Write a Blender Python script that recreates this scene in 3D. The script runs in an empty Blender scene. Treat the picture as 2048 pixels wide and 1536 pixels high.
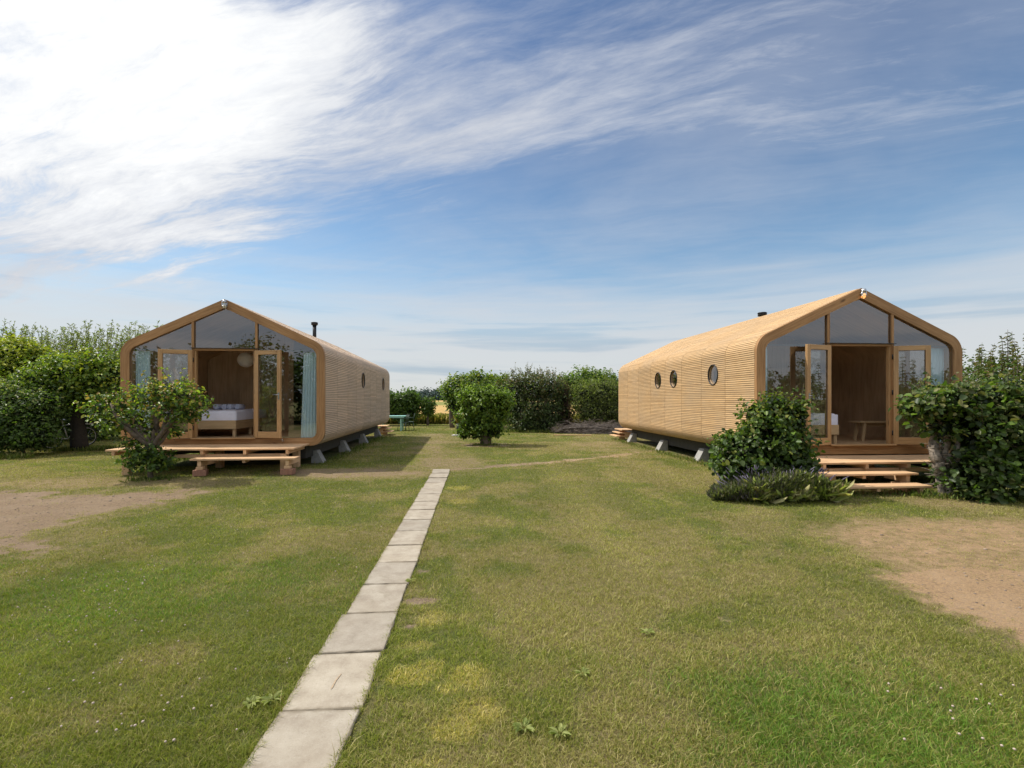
import bpy, bmesh, math, random
import numpy as np
from mathutils import Vector, Matrix
R = math.radians
rng = np.random.default_rng(7)
random.seed(7)
scene = bpy.context.scene
COL = scene.collection

# ------------------------------------------------------------------ camera
F, HOR, EYE = 995.0, 798.0, 1.67          # focal (px of a 2048 wide frame), horizon row, eye height
cam = bpy.data.cameras.new('camera'); co = bpy.data.objects.new('camera', cam); COL.objects.link(co)
co.location = (0, 0, EYE); co.rotation_euler = (R(90), 0, 0)
cam.sensor_width = 36; cam.lens = F / 2048 * 36; cam.shift_y = (HOR - 768) / 2048
cam.clip_start = .05; cam.clip_end = 6000
scene.camera = co
scene.view_settings.view_transform = 'Standard'; scene.view_settings.look = 'None'
scene.view_settings.exposure = 0; scene.view_settings.gamma = 1

def G(px, py):                            # photo pixel -> ground point (x, y)
    z = F * EYE / (py - HOR)
    return ((px - 1024) * z / F, z)
def at(px, py, Y):                        # photo pixel at depth Y -> point
    return ((px - 1024) * Y / F, Y, EYE + (HOR - py) * Y / F)

# ------------------------------------------------------------------ tagging
def tag(o, label=None, cat=None, group=None, kind=None):
    if label: o['label'] = label
    if cat: o['category'] = cat
    if group: o['group'] = group
    if kind: o['kind'] = kind
    return o
def empty(name, loc=(0, 0, 0), rz=0, label=None, cat=None, group=None):
    o = bpy.data.objects.new(name, None); COL.objects.link(o)
    o.empty_display_size = .2
    o.location = loc; o.rotation_euler = (0, 0, rz)
    return tag(o, label, cat, group)
def link(name, me, mat=None, parent=None, loc=None, rot=None):
    o = bpy.data.objects.new(name, me); COL.objects.link(o)
    if mat is not None and not me.materials: me.materials.append(mat)
    if parent is not None: o.parent = parent
    if loc is not None: o.location = loc
    if rot is not None: o.rotation_euler = rot
    return o

# ------------------------------------------------------------------ node helpers
class NT:
    def __init__(s, tree): s.t = tree; s.n = tree.nodes; s.l = tree.links
    def node(s, typ, **kw):
        n = s.n.new(typ)
        for k, v in kw.items():
            if hasattr(n, k): setattr(n, k, v)
        return n
    def set(s, sock, v):
        if v is None: return
        if isinstance(v, bpy.types.NodeSocket): s.l.new(v, sock)
        else:
            try: sock.default_value = v
            except Exception:
                if isinstance(v, (int, float)): sock.default_value = (v,) * len(sock.default_value)
                elif len(v) == 3: sock.default_value = (*v, 1)
                else: raise
    def math(s, op, a, b=None, c=None, clamp=False):
        n = s.node('ShaderNodeMath', operation=op, use_clamp=clamp)
        s.set(n.inputs[0], a); s.set(n.inputs[1], b)
        if c is not None: s.set(n.inputs[2], c)
        return n.outputs[0]
    def vmath(s, op, a, b=None):
        n = s.node('ShaderNodeVectorMath', operation=op)
        s.set(n.inputs[0], a); s.set(n.inputs[1], b)
        return n.outputs['Value'] if op == 'DOT_PRODUCT' else n.outputs[0]
    def mix(s, f, a, b, blend='MIX'):
        n = s.node('ShaderNodeMix', data_type='RGBA', blend_type=blend)
        s.set(n.inputs[0], f); s.set(n.inputs[6], a); s.set(n.inputs[7], b)
        return n.outputs[2]
    def ramp(s, f, stops):
        n = s.node('ShaderNodeValToRGB'); e = n.color_ramp.elements
        while len(e) < len(stops): e.new(.5)
        for el, (p, c) in zip(e, stops):
            el.position = p; el.color = (*c, 1) if len(c) == 3 else c
        s.set(n.inputs[0], f); return n.outputs[0]
    def mrange(s, v, a, b, c=0., d=1., smooth=True):
        n = s.node('ShaderNodeMapRange')
        n.interpolation_type = 'SMOOTHSTEP' if smooth else 'LINEAR'
        s.set(n.inputs[0], v)
        for i, x in enumerate((a, b, c, d)): s.set(n.inputs[i + 1], x)
        return n.outputs[0]
    def noise(s, vec, scale=5, detail=4, rough=.5, dist=0.):
        n = s.node('ShaderNodeTexNoise')
        if vec is not None: s.l.new(vec, n.inputs['Vector'])
        s.set(n.inputs['Scale'], scale); s.set(n.inputs['Detail'], detail)
        s.set(n.inputs['Roughness'], rough); s.set(n.inputs['Distortion'], dist)
        return n.outputs['Fac']
    def mapping(s, vec, scale=(1, 1, 1), loc=(0, 0, 0), rot=(0, 0, 0)):
        n = s.node('ShaderNodeMapping'); s.l.new(vec, n.inputs[0])
        s.set(n.inputs[1], loc); s.set(n.inputs[2], rot); s.set(n.inputs[3], scale)
        return n.outputs[0]
    def attr(s, name, out='Color'):
        n = s.node('ShaderNodeAttribute', attribute_name=name); return n.outputs[out]
    def coord(s, out='Object'): return s.node('ShaderNodeTexCoord').outputs[out]
    def bump(s, h, strength=.3, dist=.01):
        n = s.node('ShaderNodeBump'); s.set(n.inputs['Strength'], strength)
        s.set(n.inputs['Distance'], dist); s.set(n.inputs['Height'], h); return n.outputs[0]

def new_mat(name):
    m = bpy.data.materials.new(name); m.use_nodes = True
    t = NT(m.node_tree); b = t.n['Principled BSDF']
    return m, t, b
def simple(name, col, rough=.6, metal=0., var=.12, scale=8, bump=0.):
    m, t, b = new_mat(name)
    nz = t.noise(t.coord(), scale, 5, .6)
    c = t.mix(1., (*col, 1), t.ramp(nz, [(.3, (1 - var,) * 3), (.7, (1 + var * .5,) * 3)]), 'MULTIPLY')
    t.set(b.inputs['Base Color'], c); b.inputs['Roughness'].default_value = rough
    b.inputs['Metallic'].default_value = metal
    if bump: t.set(b.inputs['Normal'], t.bump(nz, bump, .01))
    return m

def wood(name, dark, mid, light, rough=.6, knots=True, gscale=14., spec=.3, tint=.12):
    m, t, b = new_mat(name)
    uv = t.coord('UV')
    oi = t.node('ShaderNodeObjectInfo').outputs['Random']
    off = t.node('ShaderNodeCombineXYZ'); t.set(off.inputs[0], t.math('MULTIPLY', oi, 37.)); t.set(off.inputs[1], t.math('MULTIPLY', oi, 91.))
    p = t.vmath('ADD', uv, off.outputs[0])
    wob = t.noise(t.mapping(p, (1.3, 4, 1)), 1.6, 2, .5)
    p2 = t.node('ShaderNodeCombineXYZ')
    sx = t.node('ShaderNodeSeparateXYZ'); t.l.new(p, sx.inputs[0])
    t.set(p2.inputs[0], sx.outputs[0]); t.set(p2.inputs[1], t.math('ADD', sx.outputs[1], t.math('MULTIPLY', wob, .05)))
    g1 = t.noise(t.mapping(p2.outputs[0], (.7, gscale, 1)), 2.2, 6, .62, .3)
    g2 = t.noise(t.mapping(p2.outputs[0], (3., gscale * 6, 1)), 2.2, 4, .6)
    g = t.math('ADD', t.math('MULTIPLY', g1, .7), t.math('MULTIPLY', g2, .3))
    c = t.ramp(g, [(.33, dark), (.5, mid), (.68, light)])
    big = t.noise(t.mapping(p, (.9, 1.2, 1)), 1.1, 2, .5)
    c = t.mix(1., c, t.ramp(big, [(.3, (1 - tint * 1.6,) * 3), (.7, (1 + tint,) * 3)]), 'MULTIPLY')
    if knots:
        v = t.node('ShaderNodeTexVoronoi', feature='F1'); v.inputs['Scale'].default_value = 1.
        t.l.new(t.mapping(p, (2.1, 5.5, 1)), v.inputs['Vector']); v.inputs['Randomness'].default_value = 1.
        k = t.mrange(v.outputs['Distance'], .06, .2, 1, 0)
        sel = t.mrange(t.node('ShaderNodeSeparateColor').outputs[0], .55, .6)
        sc = t.n[-1] if False else None
        sp = t.node('ShaderNodeSeparateColor'); t.l.new(v.outputs['Color'], sp.inputs[0])
        sel = t.math('GREATER_THAN', sp.outputs[0], .62)
        c = t.mix(t.math('MULTIPLY', t.math('MULTIPLY', k, sel), .75), c, tuple(x * .35 for x in dark))
    t.set(b.inputs['Base Color'], c); b.inputs['Roughness'].default_value = rough
    b.inputs['Specular IOR Level'].default_value = spec
    t.set(b.inputs['Normal'], t.bump(g, .25, .004))
    return m

M = {}
M['frame'] = wood('larch_frame', (.24, .12, .048), (.39, .21, .088), (.50, .295, .14), .55)
M['door'] = wood('oiled_pine_door', (.33, .185, .08), (.48, .285, .13), (.58, .37, .19), .5)
M['deck'] = wood('fresh_larch_boards', (.50, .30, .165), (.66, .43, .245), (.76, .52, .32), .65, True, 11., .2)
M['ply'] = wood('plywood_lining', (.42, .27, .15), (.54, .36, .21), (.62, .43, .27), .55, False, 7.)
M['bedwood'] = wood('pine_bed', (.42, .28, .15), (.52, .36, .2), (.6, .44, .26), .5, False, 9.)
M['conc'] = simple('cast_concrete', (.36, .35, .33), .85, 0, .25, 14, .25)
M['dark'] = simple('dark_beam', (.055, .05, .043), .8, 0, .3, 6, .2)
M['black'] = simple('black_steel', (.018, .018, .02), .45, .3, .2, 20)
M['steel'] = simple('brushed_steel', (.55, .55, .56), .32, 1., .08, 30)
M['gasket'] = simple('dark_gasket', (.03, .028, .026), .6)
M['linen'] = simple('white_linen', (.82, .80, .92), .9, 0, .08, 6, .5)
M['towel'] = simple('pale_blue_towel', (.74, .77, .92), .95, 0, .1, 40, .6)
M['paper'] = simple('paper_lampshade', (.86, .80, .70), .9, 0, .05, 5)
M['mint'] = simple('mint_metal', (.33, .62, .56), .45, 0, .08, 10)
M['olive'] = simple('dark_green_plastic', (.055, .085, .06), .5, 0, .1, 10)
M['bark'] = simple('grey_brown_bark', (.15, .115, .085), .9, 0, .45, 22, .8)
M['palebark'] = simple('pale_ivy_bark', (.27, .225, .18), .9, 0, .75, 17, 1.)
M['darkbark'] = simple('dark_bark', (.04, .032, .025), .9, 0, .4, 22, .8)
M['brick'] = simple('clay_block', (.34, .17, .11), .85, 0, .25, 25, .5)
M['stone'] = simple('pale_stone', (.45, .43, .4), .85)
M['silver'] = simple('silver_paint', (.6, .6, .64), .4, .4)
M['rubber'] = simple('tyre_rubber', (.02, .02, .02), .8)

def glass_mat(name, f0=.17, tintc=(.93, .95, .93)):
    m, t, b = new_mat(name); t.n.remove(b)
    out = t.n['Material Output']
    g = t.node('ShaderNodeNewGeometry')
    cs = t.math('ABSOLUTE', t.vmath('DOT_PRODUCT', g.outputs['Normal'], g.outputs['Incoming']))
    f = t.math('ADD', f0, t.math('MULTIPLY', t.math('POWER', t.math('SUBTRACT', 1., cs, clamp=True), 5.), 1 - f0), clamp=True)
    bm = t.bump(t.noise(t.coord(), .9, 2, .5), .10, .03)
    gl = t.node('ShaderNodeBsdfGlossy'); gl.inputs['Roughness'].default_value = .008; t.l.new(bm, gl.inputs['Normal'])
    gl.inputs[0].default_value = (.86, .88, .92, 1)
    tr = t.node('ShaderNodeBsdfTransparent'); tr.inputs[0].default_value = (*tintc, 1)
    mx = t.node('ShaderNodeMixShader'); t.l.new(f, mx.inputs[0]); t.l.new(tr.outputs[0], mx.inputs[1]); t.l.new(gl.outputs[0], mx.inputs[2])
    t.l.new(mx.outputs[0], out.inputs[0]); return m
M['glass'] = glass_mat('window_glass', .19, (.90, .92, .90))
M['lampglass'] = glass_mat('lamp_glass', .12, (.95, .97, .96))

def cloth_mat():
    m, t, b = new_mat('pale_blue_curtain')
    t.set(b.inputs['Base Color'], (.42, .60, .66, 1)); b.inputs['Roughness'].default_value = .9
    nz = t.noise(t.mapping(t.coord(), (40, 40, 1.5)), 3, 3, .6)
    t.set(b.inputs['Base Color'], t.ramp(nz, [(.3, (.52, .72, .84)), (.7, (.70, .87, .95))]))
    tl = t.node('ShaderNodeBsdfTranslucent'); tl.inputs[0].default_value = (.65, .82, .86, 1)
    mx = t.node('ShaderNodeMixShader'); mx.inputs[0].default_value = .12
    t.l.new(b.outputs[0], mx.inputs[1]); t.l.new(tl.outputs[0], mx.inputs[2]); t.l.new(mx.outputs[0], t.n['Material Output'].inputs[0])
    return m
M['curtain'] = cloth_mat()

def leaf_mat(name, rough=.45, trans=.35, spec=.35):
    m, t, b = new_mat(name)
    c = t.attr('col')
    t.set(b.inputs['Base Color'], c); b.inputs['Roughness'].default_value = rough
    b.inputs['Specular IOR Level'].default_value = spec
    tl = t.node('ShaderNodeBsdfTranslucent')
    t.set(tl.inputs[0], t.mix(1., c, (1.5, 1.7, .7, 1), 'MULTIPLY'))
    mx = t.node('ShaderNodeMixShader'); mx.inputs[0].default_value = trans
    t.l.new(b.outputs[0], mx.inputs[1]); t.l.new(tl.outputs[0], mx.inputs[2]); t.l.new(mx.outputs[0], t.n['Material Output'].inputs[0])
    return m
M['leaf'] = leaf_mat('leaf'); M['grass'] = leaf_mat('grass_blade', .6, .3, .15)
M['haze_leaf'] = leaf_mat('far_leaf', .9, .1, .05)

def cladding_mat(name, cols, weather, wcol):
    m, t, b = new_mat(name)
    uv = t.coord('UV')
    sp = t.node('ShaderNodeSeparateColor'); t.l.new(t.attr('slat'), sp.inputs[0])
    off = t.node('ShaderNodeCombineXYZ'); t.set(off.inputs[0], t.math('MULTIPLY', sp.outputs[0], 50.)); t.set(off.inputs[1], t.math('MULTIPLY', sp.outputs[2], 70.))
    p = t.vmath('ADD', uv, off.outputs[0])
    g = t.noise(t.mapping(p, (1.5, 60, 1)), 2., 5, .6)
    c = t.ramp(g, list(zip((.3, .5, .72), cols)))
    c = t.mix(1., c, t.ramp(sp.outputs[0], [(0, (.84, .82, .80)), (.3, (.95, .945, .94)), (.85, (1.04, 1.035, 1.02)), (1, (1.12, 1.1, 1.07))]), 'MULTIPLY')
    w = t.noise(t.mapping(uv, (.5, .7, 1)), 1.5, 5, .65)        # uneven weathering
    c = t.mix(t.mrange(w, .35, .72, 0, weather), c, wcol)
    oi = t.node('ShaderNodeObjectInfo').outputs['Random']
    c = t.mix(1., c, t.ramp(oi, [(0, (.93, .93, .93)), (1, (1.04, 1.035, 1.03))]), 'MULTIPLY')
    c = t.mix(t.math('MULTIPLY', sp.outputs[1], .68), c, (.07, .038, .018, 1))
    t.set(b.inputs['Base Color'], c); b.inputs['Roughness'].default_value = .7; b.inputs['Specular IOR Level'].default_value = .2
    return m
M['clad'] = cladding_mat('larch_slat_cladding', [(.50, .305, .145), (.645, .425, .22), (.76, .54, .31)], .5, (.52, .385, .25, 1))
M['clad_grey'] = cladding_mat('weathered_slat_cladding', [(.58, .42, .29), (.75, .57, .42), (.86, .69, .53)], .5, (.58, .47, .38, 1))

# ------------------------------------------------------------------ mesh helpers
class MB:
    """collects shapes; UV u runs along the grain"""
    def __init__(s): s.v = []; s.f = []; s.uv = []; s.smooth = []
    def face(s, pts, uvs=None, smooth=False):
        i = len(s.v); s.v += [tuple(p) for p in pts]; s.f.append(tuple(range(i, i + len(pts))))
        s.uv += uvs if uvs else [(0, 0)] * len(pts); s.smooth.append(smooth)
    def box(s, c, d, mat=None, bev=0.):
        """c centre, d dims, optional 4x4 matrix; grain along longest dim"""
        ax = max(range(3), key=lambda i: d[i]); o = [i for i in range(3) if i != ax]
        h = [x / 2 for x in d]; b = min(bev, min(h) * .45)
        bm = bmesh.new(); bmesh.ops.create_cube(bm, size=1)
        for v in bm.verts: v.co = Vector((v.co.x * d[0], v.co.y * d[1], v.co.z * d[2]))
        if b > 0: bmesh.ops.bevel(bm, geom=list(bm.edges), offset=b, segments=1, affect='EDGES')
        r = random.random() * 7
        for f in bm.faces:
            n = f.normal; k = max(range(3), key=lambda i: abs(n[i]))
            uvs = []
            pts = []
            for v in f.verts:
                p = v.co
                if k == ax: uvs.append((p[o[0]] + r, p[o[1]] + r))
                else:
                    other = [i for i in o if i != k][0] if k in o else o[0]
                    uvs.append((p[ax] + r, p[other] + k * .31 + r))
                q = p + Vector(c)
                pts.append(tuple(mat @ q) if mat else tuple(q))
            s.face(pts, uvs)
        bm.free(); return s
    def tube(s, pts, rad, seg=8, cap=True, smooth=True):
        pts = [Vector(p) for p in pts]; n = len(pts)
        rad = [rad] * n if isinstance(rad, (int, float)) else list(rad)
        rings = []; up = Vector((0, 0, 1)); L = 0; prev = None
        for i, p in enumerate(pts):
            d = (pts[min(i + 1, n - 1)] - pts[max(i - 1, 0)]).normalized()
            if prev is None:
                a = d.cross(up)
                if a.length < .01: a = d.cross(Vector((1, 0, 0)))
            else: a = prev - d * prev.dot(d)
            a.normalize(); prev = a; b = d.cross(a)
            if i: L += (p - pts[i - 1]).length
            rings.append(([p + (a * math.cos(2 * math.pi * k / seg) + b * math.sin(2 * math.pi * k / seg)) * rad[i] for k in range(seg)], L, rad[i]))
        for i in range(n - 1):
            (A, la, ra), (B, lb, rb) = rings[i], rings[i + 1]
            for k in range(seg):
                j = (k + 1) % seg
                s.face([A[k], A[j], B[j], B[k]], [(la, k * ra), (la, (k + 1) * ra), (lb, (k + 1) * rb), (lb, k * rb)], smooth)
        if cap:
            s.face(list(reversed(rings[0][0]))); s.face(rings[-1][0])
        return s
    def cyl(s, p0, p1, r0, r1=None, seg=20): return s.tube([p0, p1], [r0, r0 if r1 is None else r1], seg)
    def ball(s, c, r, sx=1, sy=1, sz=1, u=16, w=10):
        P = lambda i, j: (c[0] + r * sx * math.sin(math.pi * j / w) * math.cos(2 * math.pi * i / u), c[1] + r * sy * math.sin(math.pi * j / w) * math.sin(2 * math.pi * i / u), c[2] + r * sz * math.cos(math.pi * j / w))
        for j in range(w):
            for i in range(u):
                q = [P(i, j), P(i, j + 1), P(i + 1, j + 1), P(i + 1, j)]
                if j == 0: q = q[:3]
                elif j == w - 1: q = [q[0], q[1], q[3]]
                s.face(q, None, True)
        return s
    def torus(s, c, axis, r, t, u=24, w=8):
        ax = Vector(axis).normalized(); a = ax.orthogonal().normalized(); b = ax.cross(a); c = Vector(c)
        def P(i, j):
            e = a * math.cos(2 * math.pi * i / u) + b * math.sin(2 * math.pi * i / u)
            return c + e * (r + t * math.cos(2 * math.pi * j / w)) + ax * (t * math.sin(2 * math.pi * j / w))
        for i in range(u):
            for j in range(w): s.face([P(i, j), P(i + 1, j), P(i + 1, j + 1), P(i, j + 1)], None, True)
        return s
    def mesh(s, name):
        me = bpy.data.meshes.new(name); me.from_pydata(s.v, [], s.f)
        ul = me.uv_layers.new(name='UVMap'); ul.data.foreach_set('uv', np.array(s.uv, dtype=np.float32).ravel())
        me.polygons.foreach_set('use_smooth', s.smooth)
        bm = bmesh.new(); bm.from_mesh(me); bmesh.ops.remove_doubles(bm, verts=bm.verts, dist=1e-5)
        bmesh.ops.recalc_face_normals(bm, faces=bm.faces)
        bm.to_mesh(me); bm.free(); return me
    def build(s, name, mat, parent=None, loc=None, rot=None): return link(name, s.mesh(name), mat, parent, loc, rot)

def raw_mesh(name, V, Fc, col=None, smooth=False):
    """fast mesh from numpy; Fc (n,k) array; col per face RGB"""
    me = bpy.data.meshes.new(name); n, k = Fc.shape
    me.vertices.add(len(V)); me.vertices.foreach_set('co', V.astype(np.float32).ravel())
    me.loops.add(n * k); me.loops.foreach_set('vertex_index', Fc.astype(np.int32).ravel())
    me.polygons.add(n); me.polygons.foreach_set('loop_start', np.arange(0, n * k, k, dtype=np.int32))
    try: me.polygons.foreach_set('loop_total', np.full(n, k, dtype=np.int32))
    except Exception: pass
    if smooth: me.polygons.foreach_set('use_smooth', np.ones(n, dtype=bool))
    me.update(calc_edges=True)
    if col is not None:
        a = me.color_attributes.new('col', 'FLOAT_COLOR', 'POINT')
        c = np.ones((len(V), 4), dtype=np.float32); c[:, :3] = col
        a.data.foreach_set('color', c.ravel())
    return me

# ------------------------------------------------------------------ numpy noise and polygons
_lat = np.random.default_rng(3).random((256, 256))
def vnoise(x, y):
    xi = np.floor(x).astype(int); yi = np.floor(y).astype(int); fx = x - xi; fy = y - yi
    fx = fx * fx * (3 - 2 * fx); fy = fy * fy * (3 - 2 * fy)
    g = lambda a, b: _lat[a & 255, b & 255]
    return (g(xi, yi) * (1 - fx) + g(xi + 1, yi) * fx) * (1 - fy) + (g(xi, yi + 1) * (1 - fx) + g(xi + 1, yi + 1) * fx) * fy
def fbm(x, y, s, o=4, seed=0):
    t = 0; a = .5; n = 0
    for i in range(o):
        t = t + a * vnoise(x * s + seed * 17.3 + i * 31.7, y * s + seed * 9.1 + i * 11.9); n += a; a *= .5; s *= 2.1
    return t / n
def ss(a, b, x):
    t = np.clip((x - a) / (b - a), 0, 1); return t * t * (3 - 2 * t)
def sdpoly(x, y, P):
    P = np.array(P, float); d = np.full(x.shape, 1e9); inside = np.zeros(x.shape, bool); n = len(P)
    for i in range(n):
        a = P[i]; b = P[(i + 1) % n]; e = b - a
        wx = x - a[0]; wy = y - a[1]; t = np.clip((wx * e[0] + wy * e[1]) / (e @ e), 0, 1)
        d = np.minimum(d, (wx - t * e[0]) ** 2 + (wy - t * e[1]) ** 2)
        c = (a[1] > y) != (b[1] > y)
        inside ^= c & (x < (b[0] - a[0]) * (y - a[1]) / ((b[1] - a[1]) if b[1] != a[1] else 1e-9) + a[0])
    d = np.sqrt(d); return np.where(inside, -d, d)
def sdline(x, y, P):
    d = np.full(x.shape, 1e9)
    for a, b in zip(P[:-1], P[1:]):
        ex, ey = b[0] - a[0], b[1] - a[1]; t = np.clip(((x - a[0]) * ex + (y - a[1]) * ey) / (ex * ex + ey * ey), 0, 1)
        d = np.minimum(d, np.hypot(x - a[0] - t * ex, y - a[1] - t * ey))
    return d

# ------------------------------------------------------------------ lawn masks (world space)
SOIL_L = [(-5.55, 5.75), (-5.7, 6.9), (-5.55, 8.0), (-5.9, 8.75), (-9.2, 9.0), (-14, 9.3), (-14, 4.6), (-7.5, 5.2)]
SOIL_R = [(3.62, 1.0), (3.5, 3.4), (3.5, 4.7), (4.05, 5.0), (3.75, 6.2), (4.4, 6.7), (5.6, 6.9), (7, 6.75), (13, 6.6), (13, 1.0)]
def ell(px, py, rx, ry):
    c = G(px, py); z0 = G(px, py + ry)[1]; z1 = G(px, py - ry)[1]
    return (c[0], (z0 + z1) / 2, rx * c[1] / F, (z1 - z0) / 2)
YEL = [ell(*a) for a in [(862, 1238, 34, 20), (828, 1292, 40, 12), (835, 1345, 48, 26), (935, 1355, 40, 24), (895, 1378, 26, 12), (960, 1430, 50, 26), (905, 1462, 44, 20), (918, 977, 26, 5), (926, 1004, 32, 6), (850, 1525, 50, 12)]]
BARE = [ell(*a) for a in [(838, 1203, 42, 10), (845, 1143, 18, 7), (815, 1255, 22, 8), (1450, 1240, 20, 7), (735, 1420, 8, 60)]]
def masks(x, y):
    w = (fbm(x, y, 1.1, 4, 1) - .5); w2 = fbm(x, y, 5., 3, 2) - .5
    w3 = fbm(x, y, 14., 2, 33) - .5
    dl = sdpoly(x, y, SOIL_L) + w * 1.9 + w2 * .9 + w3 * .5
    dr = sdpoly(x, y, SOIL_R) + w * .6 + w2 * .45 + w3 * .35
    soil = np.maximum(ss(.35, -.4, dl) * .93, ss(.14, -.2, dr) * np.where(y < 4.85 + w * 1.4, .95, .44 + w3 * .5 + w2 * .5))
    straw = np.maximum(ss(.9, -.1, dl) * .6, ss(.35, -.1, dr))
    tr = sdline(x, y, [(-1.55, 11.6), (-.9, 11.9), (1.0, 13.1), (3, 14.6), (5.1, 16.6)])
    soil = np.maximum(soil, ss(.30, .02, tr + w * .7 + w2 * .35) * .6)
    tn = sdline(x, y, [(-1.6, 11.6), (-2.0, 14), (-2.7, 17), (-3.3, 23)])
    soil = np.maximum(soil, ss(.75, .0, tn + w * 2.6 + w2 * 1.4) * .42)
    straw = np.maximum(straw, ss(1.4, .2, tn + w * 2) * .5)
    e = np.hypot((x + 3.25) / 1.7, (y - 10.95) / .62)
    soil = np.maximum(soil, ss(1.15, .75, e + w * 1.2 + w2 * .9) * .5)
    straw = np.maximum(straw, ss(1.5, .8, e + w) * .7)
    e = np.hypot((x - 3.2) / 2.0, (y - 18.4) / 2.6)
    soil = np.maximum(soil, ss(.9, .2, e + w * 2 + w2 * 1.6) * .36); straw = np.maximum(straw, ss(1.3, .3, e + w * 1.5) * .55)
    e = np.hypot((x + .98) / .95, (y - 18.05) / .8); soil = np.maximum(soil, ss(1.1, .7, e + w2) * .8)
    e = np.hypot((x + 7.9) / 3.2, (y - 9.75) / .7); straw = np.maximum(straw, ss(1.2, .5, e + w) * .8)
    e = np.hypot((x + 3.1) / 1.5, (y - 19.3) / .5); straw = np.maximum(straw, ss(1.2, .5, e + w) * .6)
    e = np.hypot((x - 7.0) / .9, (y - 8.0) / .35); straw = np.maximum(straw, ss(1.2, .5, e + w) * .7)
    for c in BARE:
        e = np.hypot((x - c[0]) / c[2], (y - c[1]) / c[3]); soil = np.maximum(soil, ss(1.2, .5, e + w2 * 1.2) * .75)
    # yellowed grass patches
    yel = np.zeros(x.shape)
    for c in YEL:
        e = np.hypot((x - c[0]) / c[2], (y - c[1]) / c[3]); yel = np.maximum(yel, ss(1.25, .55, e + w2 * 1.2 + w * .6))
    big = fbm(x, y, .42, 4, 5); mid = fbm(x, y, 1.7, 4, 6)
    dry = ss(.44, .60, big * .45 + mid * .45 + (w2 + .5) * .1)
    lush = ss(.9, .2, np.hypot((x - 1.9) / 1.5, (y - 2.6) / 1.0) + w) * .9
    lush = np.maximum(lush, ss(1., .3, np.hypot((x + 3.4) / 2.2, (y - 4.4) / 1.4) + w * 1.4) * .55)
    dry = dry * (1 - .8 * lush)
    band = np.exp(-((x - 1.1 - .02 * y) / .8) ** 2) * ss(5, 8, y) * ss(15, 11, y)
    dry = np.maximum(dry, band * .6)
    dry = np.maximum(dry, np.exp(-((x - 2.6) / .7) ** 2 - ((y - 3.9) / .9) ** 2) * .7)
    return soil, straw, yel, dry, lush

def hgt(x, y):
    h = .075 * np.exp(-((x + 6.2) / 3.6) ** 2 - ((y - 11.2) / 1.6) ** 2) + (fbm(x, y, .5, 3, 8) - .5) * .03
    return h

# slabs of the path
TH_P = .075
slab_y = [2.355 + .5985 * k for k in range(-2, 16)]
def path_x(y): return np.interp(y, [1, 2.65, 4.46, 7.42, 11.6], [-.945, -1.028, -1.125, -1.345, -1.635])

# ------------------------------------------------------------------ ground sheet
def graded():
    xs = np.concatenate([-np.geomspace(3500, 16, 22), np.arange(-15, 15.01, .075), np.geomspace(16, 3500, 22)])
    ys = np.concatenate([-np.geomspace(3000, 3, 14), np.arange(-2, 1, .3), np.arange(1, 14, .07), np.arange(14, 36, .22), np.geomspace(37, 3500, 26)])
    return xs, ys
xs, ys = graded()
XX, YY = np.meshgrid(xs, ys)
ZZ = np.where((np.abs(XX) < 20) & (YY < 40) & (YY > -5), hgt(XX, YY), 0)
V = np.stack([XX, YY, ZZ], -1).reshape(-1, 3)
nx, ny = len(xs), len(ys)
idx = np.arange(nx * ny).reshape(ny, nx)
Fq = np.stack([idx[:-1, :-1], idx[:-1, 1:], idx[1:, 1:], idx[1:, :-1]], -1).reshape(-1, 4)
so, st, ye, dr, lu = masks(XX.ravel(), YY.ravel())
me = raw_mesh('lawn', V, Fq, np.stack([so, np.maximum(st, dr * .5), ye], -1), True)
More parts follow.
